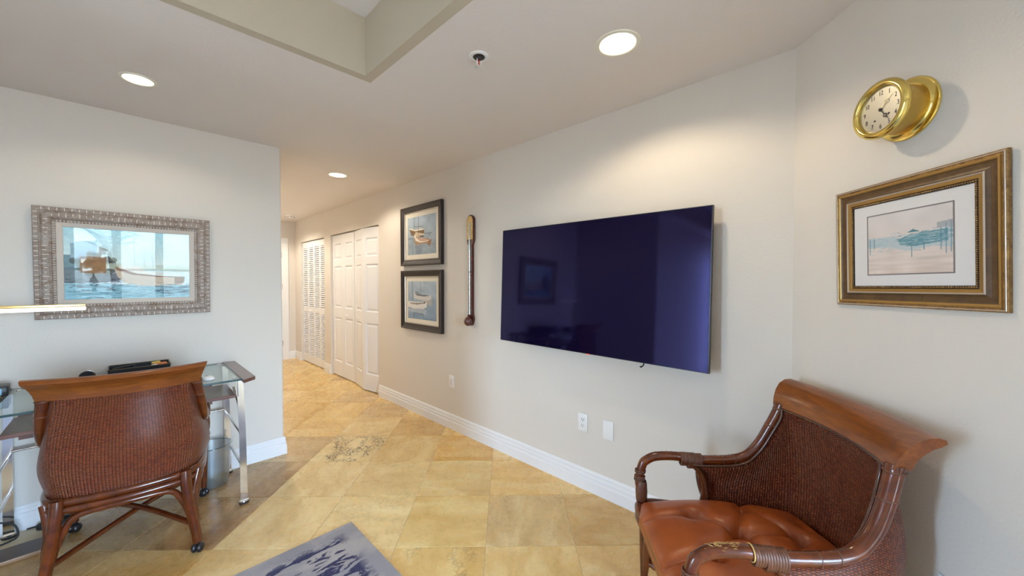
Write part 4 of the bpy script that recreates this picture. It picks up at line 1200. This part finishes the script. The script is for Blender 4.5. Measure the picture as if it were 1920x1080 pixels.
        z = .404 + .050 * rim + .052 * (1 - abs(a) ** 2.4) * (1 - abs(b) ** 2.4)
        for bx, by in btn: z -= .034 * rim * math.exp(-((x - bx) ** 2 + (y - by) ** 2) / (2 * .026 ** 2))
        for (p, q) in seams:
            dx, dy = q[0] - p[0], q[1] - p[1]
            tt = max(0, min(1, ((x - p[0]) * dx + (y - p[1]) * dy) / (dx * dx + dy * dy)))
            d = math.hypot(x - p[0] - tt * dx, y - p[1] - tt * dy)
            z -= rim * (.012 * math.exp(-(d / .020) ** 2) + .008 * math.exp(-(d / .0050) ** 2))
        return (x, y, z), (u, v)
    cu = surf('seat_cushion', cush, 130, 130, M['leather'], r)
    b3 = bmesh.new(); b3.from_mesh(cu.data)
    bd = [e_ for e_ in b3.edges if e_.is_boundary]
    ex = bmesh.ops.extrude_edge_only(b3, edges=bd)
    for v in ex['geom']:
        if isinstance(v, bmesh.types.BMVert): v.co.z -= .022; v.co.x *= .985
    b3.to_mesh(cu.data); b3.free()
    for p in cu.data.polygons: p.use_smooth = True
    for bx, by in btn[:6]:
        p, _ = min((cush(i / 60, j / 60) for i in range(61) for j in range(61)), key=lambda q: (q[0][0] - bx) ** 2 + (q[0][1] - by) ** 2)
        bb = obj('button', L1([(0, .006), (.005, .005), (.0085, .001), (.009, -.004)], 16, center=(bx, by, p[2])), M['leather'], cu, sm=60)
    # peeled and worn cane on the arm tops
    bm = bmesh.new()
    rr = random.Random(5)
    AP = [(.290, .295, .620), (.290, .215, .624)] + ARM[:6]
    D = catmull(AP, 12)
    for s in (1, -1):
        for k in range(170):
            p = D[rr.randrange(len(D) - 1)]
            a = rr.gauss(PI / 2, .55); q = .0192
            b0 = Vector((s * p[0] + q * math.cos(a), p[1], p[2] + q * math.sin(a)))
            dr = Vector((math.cos(a) * .7, rr.uniform(-1, 1), math.sin(a) * .5 + .1)).normalized()
            L = rr.uniform(.003, .0065); sd_ = dr.cross(Vector((0, 0, 1))).normalized() * .0009
            bm.faces.new([bm.verts.new(b0 - sd_), bm.verts.new(b0 + sd_), bm.verts.new(b0 + dr * L + sd_ * .3), bm.verts.new(b0 + dr * L - sd_ * .3)])
    tag(obj('frayed_cane', bm, M['fray'], r), kind='stuff')
    return r

def copy_thing(root):
    c = root.copy(); C.objects.link(c)
    for ch in root.children:
        d = ch.copy(); C.objects.link(d); d.parent = c
        for g in ch.children:
            q = g.copy(); C.objects.link(q); q.parent = d
    return c
chair_a = make_chair()
bpy.context.view_layer.update()
chair_b = copy_thing(chair_a)
chair_a.location = (.021, 2.795, 0); chair_a.rotation_euler = (0, 0, -math.atan2(.12, .993))
chair_b.location = (1.570, .270, 0); chair_b.rotation_euler = (0, 0, math.atan2(.625, .78))
tag(chair_a, 'rattan armchair on casters pushed up to the desk, woven back to the viewer', 'armchair', 'pair of rattan armchairs')
tag(chair_b, 'rattan armchair with tufted brown leather seat in the right corner', 'armchair', 'pair of rattan armchairs')
# pale worn patch and loose loop of cane on the near arm of the corner chair
bm = bmesh.new()
rr = random.Random(11)
for k in range(70):
    y = rr.uniform(.235, .315); zc = np.interp(y, [.215, .295, .335], [.624, .620, .602])
    a = rr.gauss(PI / 2, .45); q = .0196
    b0 = Vector((-.290 + q * math.cos(a), y, zc + q * math.sin(a)))
    dr = Vector((rr.uniform(-.5, .5), rr.choice((-1, 1)), rr.uniform(0, .35))).normalized(); L = rr.uniform(.006, .016)
    sd_ = dr.cross(Vector((0, 0, 1))).normalized() * .0016
    bm.faces.new([bm.verts.new(b0 - sd_), bm.verts.new(b0 + sd_), bm.verts.new(b0 + dr * L + sd_ * .4), bm.verts.new(b0 + dr * L - sd_ * .4)])
tube(bm, [(-.290 + .0225 * math.cos(2 * PI * q / 16), .197, .622 + .0225 * math.sin(2 * PI * q / 16)) for q in range(16)], .0018, seg=6, n=1, closed=True)
wp = tag(obj('worn_patch', bm, M['worn'], chair_b), 'pale peeling cane on the near arm', kind='stuff')

# ------------------------------------------------------------------ glass desk
dk = tag(empty('glass_desk', (.021, 3.07, 0)), 'glass topped desk with mahogany side strips and chrome legs below the painting', 'desk')
def D(x0, x1, y0, y1, z0, z1, bev=0.0):
    return B1(x0 - .021, x1 - .021, y0 - 3.07, y1 - 3.07, z0, z1, bev=bev)
GZ = .797
obj('glass_top', D(-.440, .484, 2.752, 3.385, GZ - .010, GZ), M['desk_glass'], dk)
for a in ((-.440, .484, 2.7505, 2.7535), (-.440, .484, 3.3835, 3.3865)):
    obj('glass_edge', D(*a, GZ - .0105, GZ + .0003), M['glass_edge'], dk)
for s, x in ((1, .484), (-1, -.440)):
    poly = [(x, 2.690), (x + s * .068, 2.745), (x + s * .070, 3.375), (x, 3.392)]
    o = sheet('side_strip', [(a - .021, b - 3.07) for a, b in poly], GZ - .016, GZ + .004, M['desk_wood'], dk)
    fx = x + s * .004
    # leg pair: flat chrome bars, foot pads, rungs
    for (yt, yb) in ((2.83, 2.82), (3.33, 3.346)):
        bm = bmesh.new()
        xb = fx + s * .012
        a = [(fx - .017, yt - .005, GZ - .016), (fx + .017, yt - .005, GZ - .016), (fx + .017, yt + .005, GZ - .016), (fx - .017, yt + .005, GZ - .016)]
        b = [(xb - .019, yb - .005, .02), (xb + .019, yb - .005, .02), (xb + .019, yb + .005, .02), (xb - .019, yb + .005, .02)]
        mid = [(xb * .5 + fx * .5 + .0035 * s + (p[0] - fx), (yt + yb) / 2 + (p[1] - yt), .42) for p in a]
        Rr = [[bm.verts.new((p[0] - .021, p[1] - 3.07, p[2])) for p in L] for L in (a, mid, b)]
        for A, Bq in zip(Rr[:-1], Rr[1:]):
            for k in range(4): bm.faces.new((A[k], A[(k + 1) % 4], Bq[(k + 1) % 4], Bq[k]))
        bm.faces.new(Rr[0]); bm.faces.new(Rr[-1])
        lg = obj('leg', bm, M['chrome'], dk)
        bm = bmesh.new(); lathe(bm, [(.0, .020), (.026, .020), (.027, .012)], 20, closed=True)
        for v in bm.verts: v.co = Vector((v.co.x * 1.0 + xb - .021, v.co.y * .7 + yb - 3.07, v.co.z))
        obj('foot_cap', bm, M['chrome'], lg, sm=30)
        bm = bmesh.new(); lathe(bm, [(.027, .012), (.028, .006), (.025, .0005), (0, .0005)], 20, closed=True)
        for v in bm.verts: v.co = Vector((v.co.x * 1.0 + xb - .021, v.co.y * .7 + yb - 3.07, v.co.z))
        obj('foot_pad', bm, M['rubber'], lg, sm=30)
    for z0, z1 in ((.43, .44), (.235, .245)):
        obj('rung', T1([(fx + s * .008 - .021, 3.335 - 3.07, z1), (fx + s * .008 - .021, 2.83 - 3.07, z0)], .009, seg=12, n=1), M['chrome'], dk, sm=40)
    obj('tray_bracket', D(fx - .012, fx + .006, 2.80, 2.815, .675, GZ - .012), M['chrome'], dk)
    obj('tray_bracket', T1([(fx - .021, 2.84 - 3.07, .60), (fx - .021, 3.02 - 3.07, .69)], .008, seg=10, n=1), M['chrome'], dk, sm=40)
    for y in (2.80, 3.33): obj('glass_mount', L1([(0, .0035), (.014, .003), (.015, 0)], 20, center=(x - s * .028 - .021, y - 3.07, GZ)), M['chrome'], dk, sm=30)
obj('keyboard_tray', D(-.400, .462, 2.775, 3.10, .682, .702, bev=.004), M['desk_wood'], dk)
obj('rear_panel', D(-.405, .405, 3.25, 3.268, .545, .684), M['desk_wood'], dk)
obj('cross_tube', T1([(-.44 - .021, 3.335 - 3.07, .47), (.49 - .021, 3.335 - 3.07, .47)], .008, seg=10, n=1), M['chrome'], dk, sm=40)

# things on the desk
lt = tag(empty('letter_tray', (.058, 3.285, GZ + .001)), 'black desk organiser with pens and notes at the back of the desk', 'desk organiser')
bm = bmesh.new()
X, Y, Zt = .135, .085, .078
for x0, x1, y0, y1 in ((-X, X, -Y, -Y + .003), (-X, X, Y - .003, Y), (-X, -X + .003, -Y, Y), (X - .003, X, -Y, Y), (-.028, -.025, -Y, Y), (.05, .053, -Y, Y)):
    box(bm, x0, x1, y0, y1, 0, Zt - .012)
box(bm, -X, X, -Y, Y, 0, .003)
obj('tray', bm, M['black'], lt)
RIM = Mat('dark_gilt_rim', (0.10, 0.075, 0.035), 0.3, 0.6).m
rim_o = obj('rim', frame_bm(2 * X + .006, 2 * Y + .006, [(0, -.003), (0, .003), (.006, .003), (.006, -.003), (0, -.003)]), RIM, lt)
rim_o.rotation_euler = (-PI / 2, 0, 0); rim_o.location = (0, 0, Zt - .010)
rim_o.location = (0, 0, Zt - .010)
cols = [(0.75, 0.18, 0.03), (0.80, 0.62, 0.05), (0.60, 0.05, 0.03), (0.85, 0.82, 0.75), (0.12, 0.10, 0.08)]
def lay(name, label, cat, bm, col, x, y, z, rz):
    o = obj(name, bm, Mat(name, col, 0.5).m, None, sm=40); o.location = (.058 + x, 3.285 + y, GZ + z); o.rotation_euler = (0, R(-4), rz)
    return tag(o, label, cat)
lay('note_pad', 'orange note pad in the right bay of the black desk organiser', 'note pad', B1(-.030, .030, -.03, .03, 0, .012, bev=.001), cols[0], .092, -.02, .058, .1)
lay('note_pad', 'yellow note pad beside the orange one in the desk organiser', 'note pad', B1(-.020, .020, -.03, .03, 0, .010, bev=.001), cols[1], .075, .045, .060, .05)
lay('eraser', 'white eraser lying in the right bay of the desk organiser', 'eraser', B1(-.014, .014, -.008, .008, 0, .010, bev=.003), cols[3], .062, -.055, .062, .4)
lay('marker_pen', 'dark marker pen lying across the left bay of the desk organiser', 'pen', T1([(-.05, 0, 0), (.05, 0, 0)], .005, seg=10, n=1), (0.05, 0.05, 0.05), -.07, 0, .069, .3)
kn = tag(empty('tape_holder', (-.158, 3.22, GZ + .001)), 'small black round topped holder with silver rim left of the organiser', 'tape holder')
obj('base', B1(-.028, .028, -.022, .022, 0, .03, bev=.006), M['black'], kn, sm=40)
bm = bmesh.new(); lathe(bm, [(0, .016), (.030, .016), (.033, .012), (.033, -.012), (.030, -.016), (0, -.016)], 32, axis='Y', center=(0, 0, .046)); obj('drum', bm, M['black'], kn, sm=40)
obj('rim', T1([(.0335 * math.cos(a), 0, .046 + .0335 * math.sin(a)) for a in np.linspace(.3, PI - .3, 14)], .003, seg=8, n=1), M['chrome'], kn, sm=60)
ms = tag(empty('computer_mouse', (.342, 2.868, GZ + .001), R(15)), 'flat white oval computer mouse on the glass near the right strip', 'mouse')
bm = bmesh.new(); lathe(bm, [(0, .020), (.016, .0185), (.026, .012), (.029, .005), (.027, 0), (0, 0)], 28)
for v in bm.verts: v.co.y *= 1.5
obj('body', bm, M['white_plastic'], ms, sm=60)
obj('button_seam', B1(-.0006, .0006, .006, .036, .0150, .0196), M['slot'], ms)
dv = tag(empty('desk_phone', (-.490, 3.215, GZ + .006), R(4)), 'dark desk phone with a pale blue display at the left photo edge', 'desk phone')
obj('body', B1(-.09, .065, -.06, .06, 0, .050, bev=.006), M['black'], dv, sm=40)
obj('display', B1(-.07, .045, -.0625, -.058, .012, .042), Mat('blue_display', (0.20, 0.42, 0.62), 0.15).m, dv)
obj('side_key', B1(.02, .040, -.0635, -.060, .016, .036), Mat('navy_key', (0.01, 0.015, 0.08), 0.3).m, dv)
la = tag(empty('desk_lamp', (-.490, 3.135, GZ + .005)), 'slim brass bar desk lamp with lit white strip, cut by the photo edge', 'desk lamp')
obj('base', B1(-.05, .05, -.09, .010, 0, .014, bev=.004), M['gold'], la, sm=40)
obj('pole', B1(-.008, .008, -.008, .008, .014, .470, bev=.002), M['gold'], la, sm=40)
hd = obj('lamp_head', B1(-.06, .338, -.022, .022, .448, .462, bev=.002), M['gold'], la, sm=40)
obj('light_strip', B1(-.055, .3375, -.0212, .0205, .427, .4479, bev=.001), M['led'], la, sm=40)

# ------------------------------------------------------------------ floor things
wb = tag(empty('wastebasket', (.398, 3.226, 0)), 'clear smoky wastebasket under the right end of the desk', 'wastebasket')
obj('body', L1([(0, .004), (.082, .004), (.086, .010), (.106, .275), (.103, .275), (.083, .012), (0, .008)], 48, closed=True), M['basket'], wb, sm=40)
obj('rim', T1([(.1055 * math.cos(2 * PI * k / 40), .1055 * math.sin(2 * PI * k / 40), .275) for k in range(40)], .0035, seg=8, n=1, closed=True), M['basket_rim'], wb, sm=60)
bd = tag(empty('wooden_board', (-.50, 3.105, 0), R(1)), 'long dark brown board lying on the floor under the desk', 'board')
obj('panel', B1(-.50, .235, -.068, .075, .001, .020), M['board'], bd)
obj('edge_strip', B1(-.50, .235, -.075, -.068, .001, .0205, bev=.002), M['board_edge'], bd, sm=40)
obj('end_cap', B1(.235, .250, -.075, .075, .001, .0205, bev=.002), M['board_edge'], bd, sm=40)
cab = [(-.74, 3.36, .30), (-.60, 3.32, .16), (-.50, 3.305, .12), (-.435, 3.30, .085), (-.42, 3.295, .02), (-.45, 3.28, .006), (-.52, 3.26, .006), (-.62, 3.25, .006)]
o = tag(obj('power_cord', T1(cab, .0045, seg=8, n=8), M['rubber'], None, sm=60), 'black power cord arching beside the left rear desk leg', 'cord')
co = []
for k in range(38):
    a = 2 * PI * k / 12.5; co.append((-.290 + .070 * math.cos(a), 3.325 + .038 * math.sin(a), .006 + .0048 * (k // 6) + .002 * math.sin(a * 2)))
o = tag(obj('coiled_cable', T1([(-.40, 3.375, .006), (-.36, 3.372, .006)] + co, .0042, seg=8, n=4), M['rubber'], None, sm=60), 'black cable coiled on the floor against the baseboard', 'cable')

# ------------------------------------------------------------------ behind the viewer: what the painting's glass reflects
tb = tag(empty('console_table', (-.39, -3.35, 0)), 'dark wooden console table behind the viewer, by the sea doors', 'table')
obj('tabletop', B1(-.36, .30, -.18, .18, .72, .75, bev=.004), M['desk_wood'], tb)
for x in (-.33, .27):
    for y in (-.15, .15): obj('leg', B1(x - .02, x + .02, y - .02, y + .02, 0, .72), M['desk_wood'], tb)
tl = tag(empty('table_lamp', (-.39, -3.30, .751)), 'table lamp with orange drum shade on the console table', 'table lamp')
obj('base', L1([(0, 0), (.075, 0), (.078, .012), (.03, .03), (.022, .08), (.055, .16), (.06, .21), (.03, .28), (.012, .30), (.010, .36), (0, .36)], 28), M['mahogany'], tl, sm=50)
m = Mat('orange_shade', (0.62, 0.26, 0.08), 0.8); m.set('Emission Color', (1.0, 0.42, 0.12, 1)); m.set('Emission Strength', 12.0)
obj('lamp_shade', L1([(.158, .36), (.160, .65), (.157, .65), (.155, .36)], 40, closed=True), m.m, tl, sm=40)
pl = tag(empty('potted_palm', (-.16, -3.72, 0)), 'tall potted palm standing in front of the sea doors', 'plant')
obj('pot', L1([(0, 0), (.12, 0), (.16, .32), (.165, .36), (.145, .36), (.14, .32), (0, .32)], 28), M['mahogany'], pl, sm=40)
obj('stem', T1([(0, 0, .3), (.01, 0, .8), (-.02, 0, 1.25), (-.04, 0, 1.48)], .03, seg=10, n=4), M['rail'], pl, sm=60)
LEAF = Mat('palm_leaf', (0.03, 0.09, 0.035), 0.5).m
rr = random.Random(3)
for k in range(13):
    az_ = 2 * PI * k / 13 + rr.uniform(-.2, .2); up_ = rr.uniform(.25, .62); L = rr.uniform(.42, .62)
    P0 = Vector((-.04, 0, 1.47)); d = Vector((math.cos(az_), math.sin(az_) * .7, 0))
    sp_pts = [P0 + d * L * q + Vector((0, 0, up_ * math.sin(PI * min(1, q * .62)) - .10 * q * q)) for q in np.linspace(0, 1, 10)]
    bm = bmesh.new(); tube(bm, [tuple(p) for p in sp_pts], .004, seg=5, n=1)
    for q in range(2, 10):
        tdir = (sp_pts[q] - sp_pts[q - 1]).normalized(); sd_ = tdir.cross(Vector((0, 0, 1))).normalized()
        for sg in (-1, 1):
            for hlf in (0, .5):
                b0 = sp_pts[q - 1].lerp(sp_pts[q], hlf); ln = .15 * (1.15 - q / 10)
                e0 = b0 + (sd_ * sg + tdir * .8 - Vector((0, 0, .25))).normalized() * ln
                w_ = tdir * .008
                bm.faces.new([bm.verts.new(p) for p in (b0 - w_, b0 + w_, e0 + w_ * .2, e0 - w_ * .2)])
    obj('frond', bm, LEAF, pl)
structure(obj('trim_3', B1(-3.2, 1.6, -5.75, -5.70, 1.05, 1.10), M['trim']), 'white balcony rail outside the sea doors')
